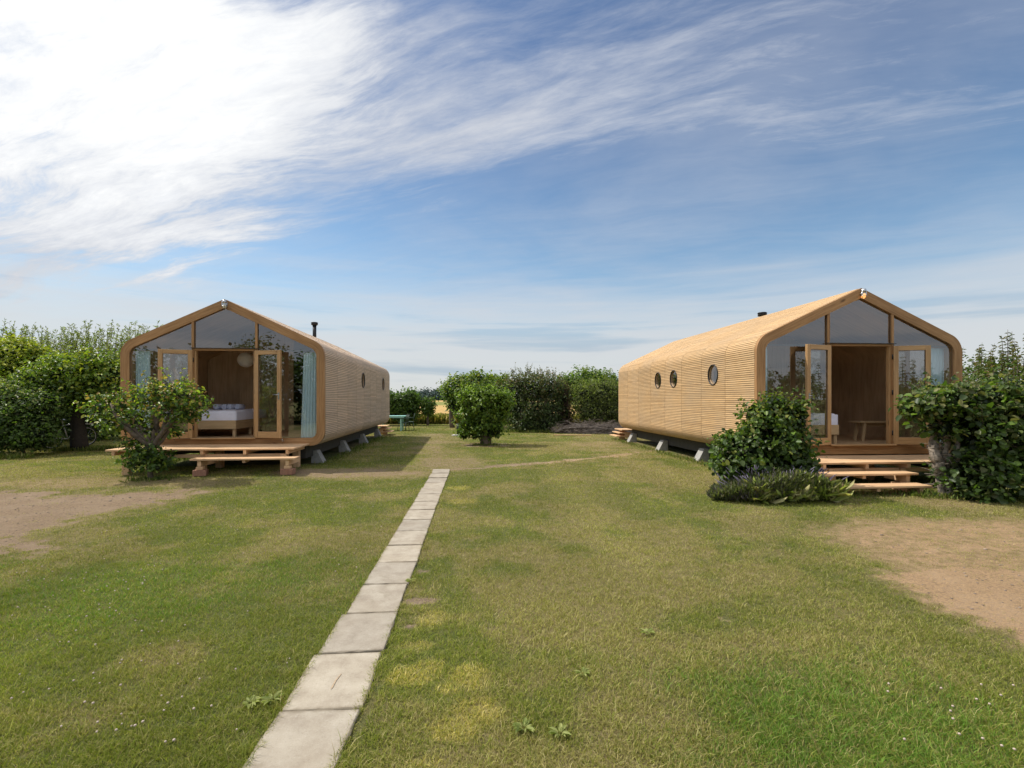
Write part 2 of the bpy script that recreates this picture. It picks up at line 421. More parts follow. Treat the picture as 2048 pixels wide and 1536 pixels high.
def ground_mat():
    m, t, b = new_mat('lawn_soil_and_thatch')
    c = t.attr('col'); sp = t.node('ShaderNodeSeparateColor'); t.l.new(c, sp.inputs[0])
    P = t.coord()
    n1 = t.noise(P, 38, 6, .65); n2 = t.noise(P, 9, 5, .6); n3 = t.noise(P, 1.4, 4, .6); n4 = t.noise(P, 140, 3, .6)
    soil = t.ramp(n1, [(.3, (.15, .105, .07)), (.5, (.30, .22, .155)), (.72, (.41, .32, .235))])
    soil = t.mix(t.mrange(n3, .42, .65, 0, .55), soil, (.41, .315, .235, 1))
    n5 = t.noise(t.mapping(P, (1, 2.6, 1)), 4.5, 6, .7); soil = t.mix(t.mrange(n5, .52, .68, 0, .55), soil, (.19, .135, .09, 1))
    soil = t.mix(t.mrange(n2, .5, .68, 0, .6), soil, (.22, .165, .115, 1))
    soil = t.mix(t.math('MULTIPLY', sp.outputs[1], t.mrange(n1, .35, .6, .1, .75)), soil, t.ramp(n4, [(.3, (.26, .17, .09)), (.7, (.5, .36, .21))]))
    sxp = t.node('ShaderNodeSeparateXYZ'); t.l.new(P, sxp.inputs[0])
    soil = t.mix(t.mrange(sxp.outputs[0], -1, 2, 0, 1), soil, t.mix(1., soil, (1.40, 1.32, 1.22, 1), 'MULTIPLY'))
    gr = t.ramp(n1, [(.3, (.055, .072, .02)), (.5, (.12, .145, .042)), (.7, (.21, .22, .075))])
    gr = t.mix(t.mrange(n2, .4, .65, 0, .55), gr, (.21, .19, .08, 1))
    straw = t.ramp(t.math('ADD', t.math('MULTIPLY', n4, .6), t.math('MULTIPLY', n2, .4)), [(.34, (.20, .135, .07)), (.5, (.42, .29, .165)), (.64, (.56, .42, .25))])
    gr = t.mix(t.math('MULTIPLY', sp.outputs[1], .85), gr, straw)
    gr = t.mix(t.math('MULTIPLY', sp.outputs[2], .5), gr, (.42, .35, .12, 1))
    edge = t.math('ADD', sp.outputs[0], t.math('MULTIPLY', t.math('SUBTRACT', n2, .5), .9))
    col = t.mix(t.mrange(edge, .28, .6), gr, soil)
    t.set(b.inputs['Base Color'], col); b.inputs['Roughness'].default_value = .95; b.inputs['Specular IOR Level'].default_value = .1
    h = t.math('ADD', t.math('MULTIPLY', n1, .6), t.math('MULTIPLY', n4, .5))
    t.set(b.inputs['Normal'], t.bump(h, 1., .05))
    return m
tag(link('lawn', me, ground_mat()), kind='structure')

# ------------------------------------------------------------------ grass blades
HOUSES = [((-6.809, 11.837), .099, 10.66), ((7.324, 10.511), .081, 9.6)]
def in_house(x, y, pad=-.25):
    r = np.zeros(x.shape, bool)
    for (hx, hy), th, L in HOUSES:
        u = (x - hx) * math.cos(th) + (y - hy) * math.sin(th); d = -(x - hx) * math.sin(th) + (y - hy) * math.cos(th)
        r |= (np.abs(u) < 2.3 + pad) & (d > -pad) & (d < L + pad)
    return r
def on_path(x, y, pad=0.):
    px = path_x(y); return (np.abs(x - px) < .195 + pad) & (y < 11.62)
def palette(n, cols, w): 
    k = rng.choice(len(cols), n, p=np.array(w) / sum(w)); return np.array(cols)[k]
def grass(N, y0, y1):
    # density ~ 1/y^2 with the frame's width plus a margin, blades widen slowly with distance
    y = y0 * (y1 / y0) ** rng.random(N)
    x = (rng.random(N) * 2 - 1) * (y * 1.12 + 1.2)
    so, st, ye, dr, lu = masks(x, y)
    tuft = fbm(x, y, 9., 2, 9); thin = fbm(x, y, 2.6, 3, 12)
    clmp = ss(.56, .7, fbm(x, y, 3.4, 3, 41))
    keep = rng.random(N) > np.clip(so * 1.1 - clmp * .5, 0, .965)
    keep &= rng.random(N) < (.62 + .38 * ss(.35, .6, tuft)) * (1 - .35 * st)
    keep &= ~on_path(x, y, -.012 * rng.random(N)) & ~in_house(x, y)
    x, y, so, st, ye, dr, lu, tuft = [a[keep] for a in (x, y, so, st, ye, dr, lu, tuft)]
    n = len(x)
    h = (.013 + .017 * rng.random(n)) * (.8 + .5 * tuft) * (1 - .45 * st) * (1 + .35 * lu) * (1 - .5 * so)
    h *= 1 + 1.2 * (rng.random(n) < .03)
    near = np.exp(-((np.abs(x - path_x(y)) - .21) / .06) ** 2) * (y < 11.6); h *= 1 + .35 * near
    w = np.maximum(.0010 + .0008 * rng.random(n), y * .00032) * (1 + .3 * rng.random(n))
    h = np.maximum(h, w * 2.2)
    az = rng.random(n) * 6.283; lean = (.3 + .9 * rng.random(n)) * h * 1.3
    fa = rng.random(n) * 6.283
    ax, ay = np.cos(fa) * w, np.sin(fa) * w
    z0 = hgt(x, y) - .002
    bx, by = np.cos(az) * lean, np.sin(az) * lean
    V = np.empty((n, 5, 3))
    V[:, 0] = np.stack([x - ax, y - ay, z0], -1); V[:, 1] = np.stack([x + ax, y + ay, z0], -1)
    V[:, 2] = np.stack([x + ax * .8 + bx * .35, y + ay * .8 + by * .35, z0 + h * .6], -1)
    V[:, 3] = np.stack([x - ax * .8 + bx * .35, y - ay * .8 + by * .35, z0 + h * .6], -1)
    V[:, 4] = np.stack([x + bx, y + by, z0 + h * .9], -1)
    g = palette(n, [(.225, .26, .042), (.275, .29, .055), (.175, .215, .036), (.32, .31, .08), (.25, .265, .07)], [4, 4, 3, 3, 2])
    s = palette(n, [(.44, .37, .17), (.38, .32, .14), (.52, .45, .24), (.34, .30, .11), (.28, .21, .11)], [4, 3, 2, 3, 1])
    yy = palette(n, [(.58, .46, .15), (.46, .41, .11), (.66, .53, .27)], [3, 2, 2])
    gl = palette(n, [(.155, .28, .04), (.20, .32, .055), (.13, .22, .04)], [1, 1, 1])
    ps = np.clip(.18 + .62 * dr + .75 * st + .6 * so, 0, .93); pick = rng.random(n)
    c = np.where((rng.random(n) < lu * .8)[:, None], gl, g)
    c = np.where((pick < ps)[:, None], s, c)
    c = np.where((rng.random(n) < ye * .62)[:, None], yy, c)
    c = c * (.74 + .46 * rng.random(n))[:, None] * (.78 + .46 * fbm(x, y, .7, 4, 14))[:, None]
    c = c * np.array([.90, .93, .80]) * (1 + .09 * np.sin((x + .03 * y) * 5.2 + 1.5 * fbm(x, y, .8, 2, 51)) * ss(.25, .6, fbm(x, y, .3, 2, 52)))[:, None]
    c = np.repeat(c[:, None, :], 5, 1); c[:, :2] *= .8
    b = np.arange(n)[:, None] * 5
    Fa = np.concatenate([b + np.array([[0, 1, 2]]), b + np.array([[0, 2, 3]]), b + np.array([[3, 2, 4]])], 0)
    return V.reshape(-1, 3), Fa, c.reshape(-1, 3)
V, Fa, C = grass(1750000, 1.6, 34)
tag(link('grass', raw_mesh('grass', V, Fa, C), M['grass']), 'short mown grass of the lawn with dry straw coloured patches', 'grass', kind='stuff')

# ------------------------------------------------------------------ leaves and plants
def leaf_mesh(name, P, Nrm, size, col, asp=.62, fold=.35, along=None):
    """P (n,3) leaf bases, Nrm (n,3) leaf normals, size (n,), col (n,3)"""
    n = len(P)
    N = Nrm / np.linalg.norm(Nrm, axis=1, keepdims=True)
    a = rng.normal(size=(n, 3)) if along is None else along + rng.normal(size=(n, 3)) * .25
    if along is None: a[:, 2] -= .35
    a -= N * (a * N).sum(1, keepdims=True); a /= np.linalg.norm(a, axis=1, keepdims=True) + 1e-9
    b = np.cross(N, a); s = size[:, None]
    V = np.empty((n, 6, 3)); lift = N * s * fold * .5
    V[:, 0] = P; V[:, 3] = P + a * s - N * s * .12
    V[:, 1] = P + a * s * .3 + b * s * asp * .5 + lift; V[:, 2] = P + a * s * .72 + b * s * asp * .42 + lift * .7
    V[:, 5] = P + a * s * .3 - b * s * asp * .5 + lift; V[:, 4] = P + a * s * .72 - b * s * asp * .42 + lift * .7
    q = np.arange(n)[:, None] * 6
    Fa = np.concatenate([q + np.array([[0, 1, 2, 3]]), q + np.array([[0, 3, 4, 5]])], 0)
    return raw_mesh(name, V.reshape(-1, 3), Fa, np.repeat(col[:, None, :], 6, 1).reshape(-1, 3))

GREEN = [(.085, .15, .022), (.115, .19, .028), (.07, .125, .024), (.15, .22, .038), (.05, .09, .02)]
DARK = [(.050, .085, .024), (.068, .11, .028), (.088, .13, .038), (.036, .062, .018), (.11, .125, .045)]
YELG = [(.19, .26, .028), (.25, .30, .036), (.15, .22, .026), (.29, .30, .04)]
WILL = [(.23, .28, .075), (.28, .32, .095), (.18, .23, .06), (.32, .34, .13)]
GREY = [(.105, .125, .058), (.13, .155, .068), (.078, .10, .045), (.16, .155, .085)]

def crown(blobs, n, clump=26, sig=.13, cull=.62, flat=None):
    """blobs: (x,y,z,rx,ry,rz). returns leaf points, outward dirs, depth 0..1 (1 = outside)"""
    B = np.array(blobs, float); area = B[:, 3] * B[:, 4] + B[:, 4] * B[:, 5] + B[:, 3] * B[:, 5]
    m = int(n / clump * 1.8) + 8
    k = rng.choice(len(B), m, p=area / area.sum())
    d = rng.normal(size=(m, 3)); d /= np.linalg.norm(d, axis=1, keepdims=True)
    r = 1 - np.abs(rng.normal(size=m)) * .17
    bump = 1 + .42 * (fbm(d[:, 0] * 2 + k * 3.3, d[:, 2] * 2 + d[:, 1] * 2, 1.9, 3, 4) - .5) * 2
    C = B[k, :3] + d * B[k, 3:] * (r * bump)[:, None]
    # depth inside the union
    E = np.stack([np.sqrt((((C - b[:3]) / b[3:]) ** 2).sum(1)) for b in B], 1)
    E[np.arange(m), k] = 9
    keep = E.min(1) > cull
    C, d, r = C[keep], d[keep], r[keep]
    C[:, 2] = np.maximum(C[:, 2], .03)
    j = rng.integers(0, len(C), n)
    P = C[j] + rng.normal(size=(n, 3)) * sig * np.array([1, 1, .75])
    P[:, 2] = np.maximum(P[:, 2], .02)
    return P, d[j], C, r[j]

def foliage(P, D, size, cols, weights, tipcols=None, tip=.0, up=.9, rnd=.75, zr=None):
    n = len(P)
    N = D * .8 + np.array([0, 0, up]) + rng.normal(size=(n, 3)) * rnd
    c = palette(n, cols, weights)
    z = P[:, 2]; z0, z1 = zr if zr else (z.min(), z.max())
    t = np.clip((z - z0) / (z1 - z0 + 1e-6), 0, 1)
    if tipcols:
        pick = rng.random(n) < tip * t ** 2.2
        c = np.where(pick[:, None], palette(n, tipcols, [1] * len(tipcols)), c)
    c = c * (.72 + .5 * rng.random(n))[:, None] * (.75 + .5 * fbm(P[:, 0] + P[:, 2], P[:, 1] + P[:, 2] * .7, 1.6, 3, 3))[:, None]
    s = size * (.4 + .95 * rng.random(n) ** 1.3)
    return N, c, s

def limb(mb, p0, p1, r0, r1, wob=.08, n=6, seg=7):
    p0 = Vector(p0); p1 = Vector(p1); L = (p1 - p0).length; pts = []; rr = []
    o = Vector((random.uniform(-1, 1), random.uniform(-1, 1), random.uniform(-.3, .5))) * L * wob
    for i in range(n + 1):
        t = i / n; q = p0.lerp(p1, t) + o * math.sin(math.pi * t) + Vector((random.uniform(-1, 1), random.uniform(-1, 1), 0)) * L * wob * .18 * (0 < i < n)
        pts.append(q); rr.append(r0 + (r1 - r0) * t)
    mb.tube(pts, rr, seg); return pts

def shrub(name, label, cat, loc, blobs, n, size, cols, weights, bark='bark', stems=None, tipcols=None, tip=0., group=None,
          clump=26, sig=.13, asp=.62, inner=.25, leafmat='leaf', twigs=26, up=.9, stemr=.05, cull=.62, sprigs=70, sl=(.15, .42)):
    root = empty(name, loc, 0, label, cat, group)
    P, D, C, r = crown(blobs, n, clump, sig, cull)
    N, c, s = foliage(P, D, size, cols, weights, tipcols, tip, up)
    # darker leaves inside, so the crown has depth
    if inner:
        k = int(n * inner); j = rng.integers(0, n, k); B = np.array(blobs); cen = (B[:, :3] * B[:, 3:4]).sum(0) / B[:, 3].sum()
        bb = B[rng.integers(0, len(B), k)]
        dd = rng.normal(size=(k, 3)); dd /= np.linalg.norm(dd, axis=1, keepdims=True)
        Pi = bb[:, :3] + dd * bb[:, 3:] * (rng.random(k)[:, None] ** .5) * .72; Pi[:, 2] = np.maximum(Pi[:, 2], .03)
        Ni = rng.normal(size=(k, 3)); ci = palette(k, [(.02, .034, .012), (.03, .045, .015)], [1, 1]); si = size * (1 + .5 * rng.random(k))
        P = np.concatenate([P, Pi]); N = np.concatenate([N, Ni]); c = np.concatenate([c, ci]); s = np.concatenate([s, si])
    # young shoots sticking out of the outline
    mb = MB(); SP = []; SN = []
    top = np.argsort(-(C[:, 2] + rng.random(len(C)) * (C[:, 2].max() - C[:, 2].min()) * .8))[:max(sprigs, 1) * 2]
    for i in range(min(sprigs, len(top))):
        q = Vector(C[top[rng.integers(0, len(top))]]); B0 = np.array(blobs); cc = B0[np.argmin(((B0[:, :3] - np.array(q)) ** 2).sum(1)), :3]
        o_ = (q - Vector(cc)); o_ = (o_.normalized() if o_.length > 1e-4 else Vector((0, 0, 1))) * .6 + Vector((random.gauss(0, .3), random.gauss(0, .3), .75)); o_.normalize(); l = random.uniform(*sl)
        mb.tube([q, q + o_ * l * .5, q + o_ * l + Vector((0, 0, .02))], [.006, .004, .002], 4)
        for k in range(int(5 + l * 22)):
            t_ = random.random(); SP.append(tuple(q + o_ * l * t_)); SN.append(tuple(o_ + Vector((random.gauss(0, .9), random.gauss(0, .9), .4))))
    if SP:
        k = len(SP); cs = palette(k, (tipcols or []) + list(cols[:2]), [1] * (len(tipcols or []) + 2)) * (.8 + .4 * rng.random(k))[:, None]
        P = np.concatenate([P, SP]); N = np.concatenate([N, SN]); c = np.concatenate([c, cs]); s = np.concatenate([s, size * (.4 + .5 * rng.random(k))])
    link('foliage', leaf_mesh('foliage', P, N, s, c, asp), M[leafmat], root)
    stems = stems or [((0, 0, -.05), tuple(blobs[0][:3]))]
    ends = []
    for (a, b) in stems:
        ends += limb(mb, a, b, stemr, stemr * .45, .1)[3:]
    for i in range(min(twigs, len(C))):
        q = C[random.randrange(len(C))]
        e = min(ends, key=lambda p: (Vector(q) - p).length + random.random() * .3)
        limb(mb, e, q, stemr * .35, .004, .12, 4, 5)
    mb.build('stems', M[bark], root)
    return root

HID = None
# 1. wide spreading small tree in front of the left cabin (several crooked limbs, open crown)
bl = at(303, 954, 10.1)
def rel(px, py, Y, o): p = at(px, py, Y); return (p[0] - o[0], p[1] - o[1], p[2])
o1 = (bl[0], 10.1)
pb = []
for (px, py, dy, rx, rz) in [(205, 822, 0, .30, .26), (245, 815, .25, .34, .24), (290, 800, -.1, .36, .24), (335, 785, .1, .34, .28), (365, 800, -.1, .34, .26), (392, 815, .05, .24, .2),
                             (225, 850, -.15, .30, .24), (270, 845, .1, .3, .2), (340, 830, -.15, .34, .2), (380, 835, 0, .2, .14), (262, 892, .0, .14, .12), (290, 908, -.1, .2, .14), (285, 932, 0, .26, .16), (312, 940, -.1, .2, .12), (300, 918, -.15, .18, .12), (255, 925, .1, .16, .12), (325, 925, .1, .26, .14), (350, 865, .2, .14, .12), (300, 870, .1, .22, .2)]:
    p = rel(px, py, 10.1 + dy, o1); pb.append((p[0], p[1], p[2], rx, .34 if rz > .15 else .24, rz))
fork = rel(305, 905, 10.1, o1)
stems = [((0, 0, -.05), fork)] + [(fork, rel(px, py, 10.1 + dy, o1)) for px, py, dy in [(222, 815, 0), (262, 830, .2), (240, 850, -.15), (345, 850, 0), (338, 800, .1), (380, 815, -.1), (300, 810, .1), (360, 800, .1)]]
shrub('spreading_tree', 'small crooked tree with open spreading crown in front of the left cabin deck', 'tree', (o1[0], o1[1], .07), pb, 4000, .085, GREEN + YELG[:2], [5, 3, 4, 2, 4, 1, 1],
      'bark', stems, [(.34, .34, .06), (.36, .24, .08), (.22, .30, .05)], .55, clump=12, sig=.07, inner=.06, twigs=70, stemr=.055)

# 2. dense shrub in front of right cabin, taller on the right
o2 = at(1535, 960, 8.7); o2 = (o2[0], 8.7)
pb = []
for (px, py, dy, rx, rz) in [(1495, 905, 0, .45, .42), (1565, 905, .1, .45, .45), (1468, 893, .1, .26, .26), (1535, 870, 0, .42, .36), (1555, 835, 0, .30, .26), (1518, 826, .05, .14, .18), (1585, 848, -.1, .22, .26), (1590, 820, 0, .12, .13), (1545, 812, 0, .16, .14), (1540, 940, -.1, .55, .28), (1462, 925, 0, .24, .26), (1600, 930, 0, .22, .24)]:
    p = rel(px, py, 8.7 + dy, o2); pb.append((p[0], p[1], p[2], rx, .5 if rz > .3 else .3, rz))
shrub('hazel_shrub', 'dense dark green rounded shrub left of the right cabin steps', 'shrub', (*o2, 0), pb, 6200, .085, DARK + GREEN[:3], [3, 4, 3, 2, 1, 3, 3, 2],
      'bark', [((0, 0, -.05), (0, 0, .9)), ((0, 0, 0), (.3, 0, 1.2)), ((0, 0, 0), (-.4, 0, .8))], [(.13, .19, .03), (.22, .24, .05)], .55, clump=16, sig=.08, twigs=40, asp=.75)

# 3. flat topped dense shrub on the right with pale trunk
o3 = at(1893, 990, 8.55); o3 = (o3[0], 8.55)
pb = []
for (px, py, dy, rx, rz) in [(1860, 808, 0, .3, .2), (1900, 800, 0, .36, .22), (1950, 798, .1, .42, .24), (2010, 800, 0, .42, .25), (2070, 800, 0, .45, .26), (2140, 805, 0, .45, .3), (1835, 815, 0, .16, .12),
                             (1940, 860, 0, .4, .36), (2000, 870, 0, .45, .4), (2070, 870, 0, .45, .45), (2140, 880, 0, .5, .5), (1930, 940, -.05, .34, .36), (1975, 950, -.1, .4, .38), (2050, 915, 0, .3, .3), (2120, 900, 0, .4, .4), (1960, 985, -.15, .28, .2), (1885, 850, .1, .2, .22)]:
    p = rel(px, py, 8.45 + dy, o3); pb.append((p[0], p[1], max(p[2], .12), rx, .48 if rz > .22 else .34, rz))
root3 = shrub('topiary_tree', 'flat topped leafy tree with twisted pale trunk right of the cabin steps', 'tree', (*o3, 0), pb, 9500, .10, DARK + GREEN[:3], [3, 4, 4, 2, 2, 3, 3, 2],
      'bark', [((0, 0, 0), (.5, 0, 1.3)), ((.0, 0, .8), (-.25, -.05, 1.4)), ((0, 0, 0), (1.2, 0, 1.4))], [(.14, .18, .05), (.22, .22, .09)], .5, clump=14, sig=.095, twigs=50, asp=.78)
tk = MB()
for (a, b, r0, r1) in (((-.03, -.10, -.05), (-.16, -.02, .62), .12, .085), ((-.16, -.02, .58), (-.04, .05, 1.35), .085, .055), ((.09, -.06, -.05), (-.05, .0, .75), .085, .06), ((-.05, .0, .7), (-.16, -.02, 1.3), .055, .035),
                       ((.0, -.14, -.05), (.10, -.06, .5), .06, .05), ((.10, -.06, .45), (.2, 0, 1.1), .05, .03), ((-.14, -.08, -.05), (-.18, -.03, .3), .06, .03)):
    limb(tk, a, b, r0, r1, .16, 8, 9)
for i in range(60):
    z = random.uniform(.15, 1.2); a = random.uniform(2.0, 4.9); l = random.uniform(.1, .34)
    limb(tk, (-.1, -.02, z), (-.1 + math.cos(a) * l, math.sin(a) * l * .8, z + random.uniform(-.12, .22)), .009, .002, .25, 4, 4)
tk.build('trunk', M['palebark'], root3)

# 4. round tree on short trunk in the middle of the lawn
o4 = (-.97, 18.05)
pb = []
for (px, py, dy, rx, rz) in [(965, 812, 0, .68, .5), (942, 798, 0, .44, .36), (996, 798, 0, .48, .36), (968, 788, 0, .5, .26), (1008, 812, .1, .26, .3), (940, 830, 0, .40, .38), (988, 834, 0, .42, .38), (962, 850, -.1, .48, .3), (932, 856, 0, .2, .26), (994, 858, 0, .18, .2), (950, 868, -.1, .2, .16), (980, 866, -.1, .2, .15), (928, 866, -.1, .14, .14)]:
    p = rel(px, py, 18.05 + dy, o4); pb.append((p[0], p[1], p[2], rx, rx * 1.0, rz))
r4 = shrub('round_tree', 'compact bright green tree on short thick trunk alone in mid lawn', 'tree', (*o4, 0), pb, 7000, .11, GREEN + YELG[:1], [4, 4, 2, 4, 1, 2], 'bark',
      [((0, 0, -.05), (0, 0, .9)), ((0, 0, .2), (.5, 0, 1.)), ((0, 0, .2), (-.5, 0, 1.))], [(.21, .30, .035), (.16, .24, .03)], .8, clump=12, sig=.1, twigs=20, stemr=.14, sprigs=170, sl=(.15, .45))
tk = MB(); limb(tk, (0, 0, -.05), (.03, 0, .5), .22, .16, .1, 5, 12); limb(tk, (.08, -.05, -.05), (.22, 0, .6), .12, .08, .1, 5, 9); tk.build('trunk', M['bark'], r4)

def at_shrub(name, label, cat, Y, base, spec, n, size, cols, weights, **k):
    o = ((base - 1024) * Y / F, Y); pb = []
    for (px, py, dy, rx, rz) in spec:
        p = rel(px, py, Y + dy, o); pb.append((p[0], p[1], max(p[2], .1), rx, k.get('ry', rx) , rz))
    k.pop('ry', None)
    return shrub(name, label, cat, (*o, 0), pb, n, size, cols, weights, **k)

# far side shrubs of the garden
at_shrub('leafy_tree', 'tall bright green leafy tree standing behind the compact round tree', 'tree', 29, 905, [(925, 775, 0, 1.1, .75), (960, 768, 0, 1.1, .7), (990, 775, 0, .9, .7), (905, 785, 0, .6, .6), (945, 790, .3, 1.2, .8), (985, 810, .3, 1.0, .9), (912, 812, 0, .5, .5), (1000, 765, 0, .5, .4)], 9000, .15, GREEN + YELG[:1], [4, 4, 2, 4, 1, 2],
         tipcols=YELG, tip=.5, clump=14, sig=.14, stems=[((0, 0, -.05), (0, 0, 1.6)), ((1.5, .3, -.05), (1.5, .3, 1.5))], stemr=.16, twigs=30)
at_shrub('thorn_hedge', 'dark grey green hedge section right of the round tree', 'hedge', 25.6, 1070, [(1035, 775, 0, .7, .7), (1065, 772, 0, .8, .7), (1098, 775, 0, .8, .7), (1030, 820, 0, .7, .8), (1065, 820, -.1, .9, .8), (1100, 820, 0, .8, .8), (1050, 850, -.2, .8, .4), (1090, 850, -.2, .8, .4), (1010, 790, .3, .6, .7)], 15000, .10, DARK + GREY[:3], [3, 4, 4, 3, 2, 2, 2, 2],
         tipcols=[(.17, .16, .06), (.20, .14, .075), (.14, .17, .05)], tip=.6, clump=12, sig=.14, sprigs=220, sl=(.25, .7), twigs=160, stemr=.05, stems=[((-.6, 0, 0), (-.5, 0, 2.6)), ((.5, 0, 0), (.6, 0, 2.6))])
at_shrub('dead_conifer', 'reddish brown half dead conifer within the far hedge', 'shrub', 25.9, 1125, [(1125, 800, 0, .36, .9), (1128, 830, 0, .45, .6)], 3500, .09, [(.10, .055, .035), (.07, .045, .03), (.055, .06, .03)], [3, 3, 2], clump=12, sig=.12, twigs=30)
at_shrub('laurel_bush', 'bright green bush rising at the back of the far hedge', 'shrub', 28.5, 1175, [(1140, 775, 0, .8, .8), (1170, 762, 0, .9, .7), (1200, 765, 0, .9, .7), (1228, 775, 0, .6, .6), (1125, 772, 0, .6, .6), (1190, 790, 0, 1.6, 1.)], 9000, .13, YELG[:3] + GREEN[:3], [2, 1, 2, 4, 4, 3], clump=14, sig=.16, twigs=30)
at_shrub('willow_bush', 'soft grey green willow bush beside the far end of the right cabin', 'shrub', 25.8, 1195, [(1170, 790, 0, .7, .7), (1205, 785, 0, .8, .7), (1232, 790, 0, .6, .7), (1180, 825, -.1, .7, .6), (1215, 825, -.1, .8, .6), (1245, 820, 0, .7, .8)], 14000, .11, WILL[:3] + GREY, [2, 2, 2, 3, 3, 2, 1], asp=.25, clump=14, sig=.15, twigs=60)
at_shrub('garden_shrub', 'broad green shrub behind the mint table', 'shrub', 31.5, 820, [(800, 805, 0, .6, .65), (820, 798, 0, .55, .6), (829, 812, 0, .42, .5), (815, 828, 0, .6, .5), (790, 820, 0, .5, .6), (770, 805, 0, .8, .8)], 7000, .15, GREEN + DARK[:2], [4, 4, 3, 3, 2, 2, 2], clump=14, sig=.15, twigs=30)
at_shrub('sapling', 'small round topped sapling at the edge of the wheat field', 'tree', 31.5, 855, [(856, 808, 0, .34, .3), (857, 820, 0, .30, .3), (852, 816, 0, .25, .3)], 1500, .14, GREEN + YELG[:1], [4, 4, 3, 3, 2, 2], clump=12, sig=.1, twigs=12, stemr=.09)

# left side planting
at_shrub('dark_trunk_tree', 'green leafy tree with dark straight trunk left of the left cabin', 'tree', 16.2, 160, [(110, 760, 0, .9, .55), (160, 750, 0, .9, .6), (210, 755, 0, .8, .6), (80, 770, 0, .7, .5), (180, 790, .2, .9, .45), (235, 780, .4, .6, .7), (130, 790, .3, .7, .36), (228, 825, .6, .5, .6), (190, 728, 0, .6, .4), (120, 735, .1, .6, .4), (60, 800, .8, .8, .6)], 14000, .12, GREEN + YELG[:2] + DARK[:2], [4, 4, 2, 4, 1, 3, 2, 1, 1],
         tipcols=YELG, tip=.7, clump=16, sig=.12, bark='darkbark', stemr=.26, stems=[((0, 0, -.05), (0, 0, 2.0))], twigs=30)
at_shrub('bramble_bush', 'broad loose shaded bush at the left edge of the lawn', 'shrub', 14.8, 50, [(-5, 805, 0, .8, .5), (48, 812, .1, .6, .42), (95, 808, .3, .5, .36), (30, 835, -.1, .8, .5), (78, 842, .1, .55, .42), (20, 870, -.2, .9, .4), (72, 874, -.1, .62, .34), (-50, 830, 0, 1., .9), (-120, 815, 0, 1.1, 1.1), (20, 785, .2, .5, .3)], 21000, .09, GREEN[:3] + DARK[:3], [3, 3, 3, 3, 3, 3],
         tipcols=[(.26, .31, .09), (.33, .33, .12), (.22, .3, .05)], tip=.6, clump=10, sig=.12, twigs=120, sprigs=160, sl=(.15, .4), cull=.5)
at_shrub('understorey_hedge', 'dark low hedge in the shade behind the dark trunk tree', 'hedge', 20.5, 150, [(60, 820, 0, 1.0, .8), (110, 815, 0, 1.0, .8), (160, 818, 0, 1.0, .8), (205, 815, 0, 1.0, .8), (245, 820, 0, .9, .8), (85, 850, -.2, 1.2, .5), (190, 850, -.2, 1.2, .5)], 12000, .13, DARK + GREEN[:2], [4, 4, 3, 4, 1, 2, 1],
         tipcols=YELG[:2], tip=.2, clump=14, sig=.14, twigs=30, sprigs=20)
at_shrub('golden_shrub', 'yellow green leafy bush above the dark bush at far left', 'shrub', 18.5, 40, [(-30, 735, 0, 1.3, .9), (25, 722, 0, 1.2, .9), (85, 742, 0, .9, .8), (-90, 720, 0, 1.2, 1.2), (20, 780, 0, 1.6, .9), (110, 760, .4, .9, .7), (55, 712, 0, .7, .5)], 15000, .12, YELG + GREEN[:2], [4, 5, 2, 5, 1, 1], tipcols=[(.42, .42, .04), (.36, .40, .04)], tip=.85, clump=16, sig=.13, twigs=20)

def skirt(x0, y0, x1, y1, n, h):
    t_ = rng.random(n); x = x0 + (x1 - x0) * t_ + rng.normal(size=n) * .12; y = y0 + (y1 - y0) * t_ + rng.normal(size=n) * .14
    A = np.stack([rng.normal(size=n) * .5, rng.normal(size=n) * .5, np.ones(n)], -1)
    return np.stack([x, y, np.zeros(n)], -1), A, h * (.4 + .8 * rng.random(n))
sk = [skirt(-9.1, 12.2, -7.8, 22, 1500, .14), skirt(-4.75, 12.4, -5.7, 22.0, 900, .10), skirt(5.05, 10.9, 4.2, 20, 900, .10), skirt(-7.6, 10.05, -6.9, 10.2, 500, .12), skirt(6.9, 8.5, 9.2, 8.2, 900, .12), skirt(-13.6, 14.0, -15.5, 14.0, 900, .16), skirt(-14.6, 15.9, -12.9, 16.4, 900, .15), skirt(-1.4, 17.9, -.5, 17.9, 400, .10), skirt(-.4, 25.0, 3, 24.6, 1500, .16), skirt(4.2, 8.1, 5.6, 8.7, 500, .1), skirt(5.6, 8.55, 7.3, 8.7, 220, .08)]
P_s = np.concatenate([a[0] for a in sk]); A_s = np.concatenate([a[1] for a in sk]); h_s = np.concatenate([a[2] for a in sk])
tag(link('long_grass', leaf_mesh('long_grass', P_s, np.cross(A_s, rng.normal(size=A_s.shape)), h_s, palette(len(P_s), [(.17, .22, .05), (.24, .27, .07), (.12, .17, .035), (.34, .31, .13)], [3, 3, 3, 1]), .06, .2, A_s), M['grass']), 'unmown tufts of grass along the cabins and bush feet', 'grass', kind='stuff')

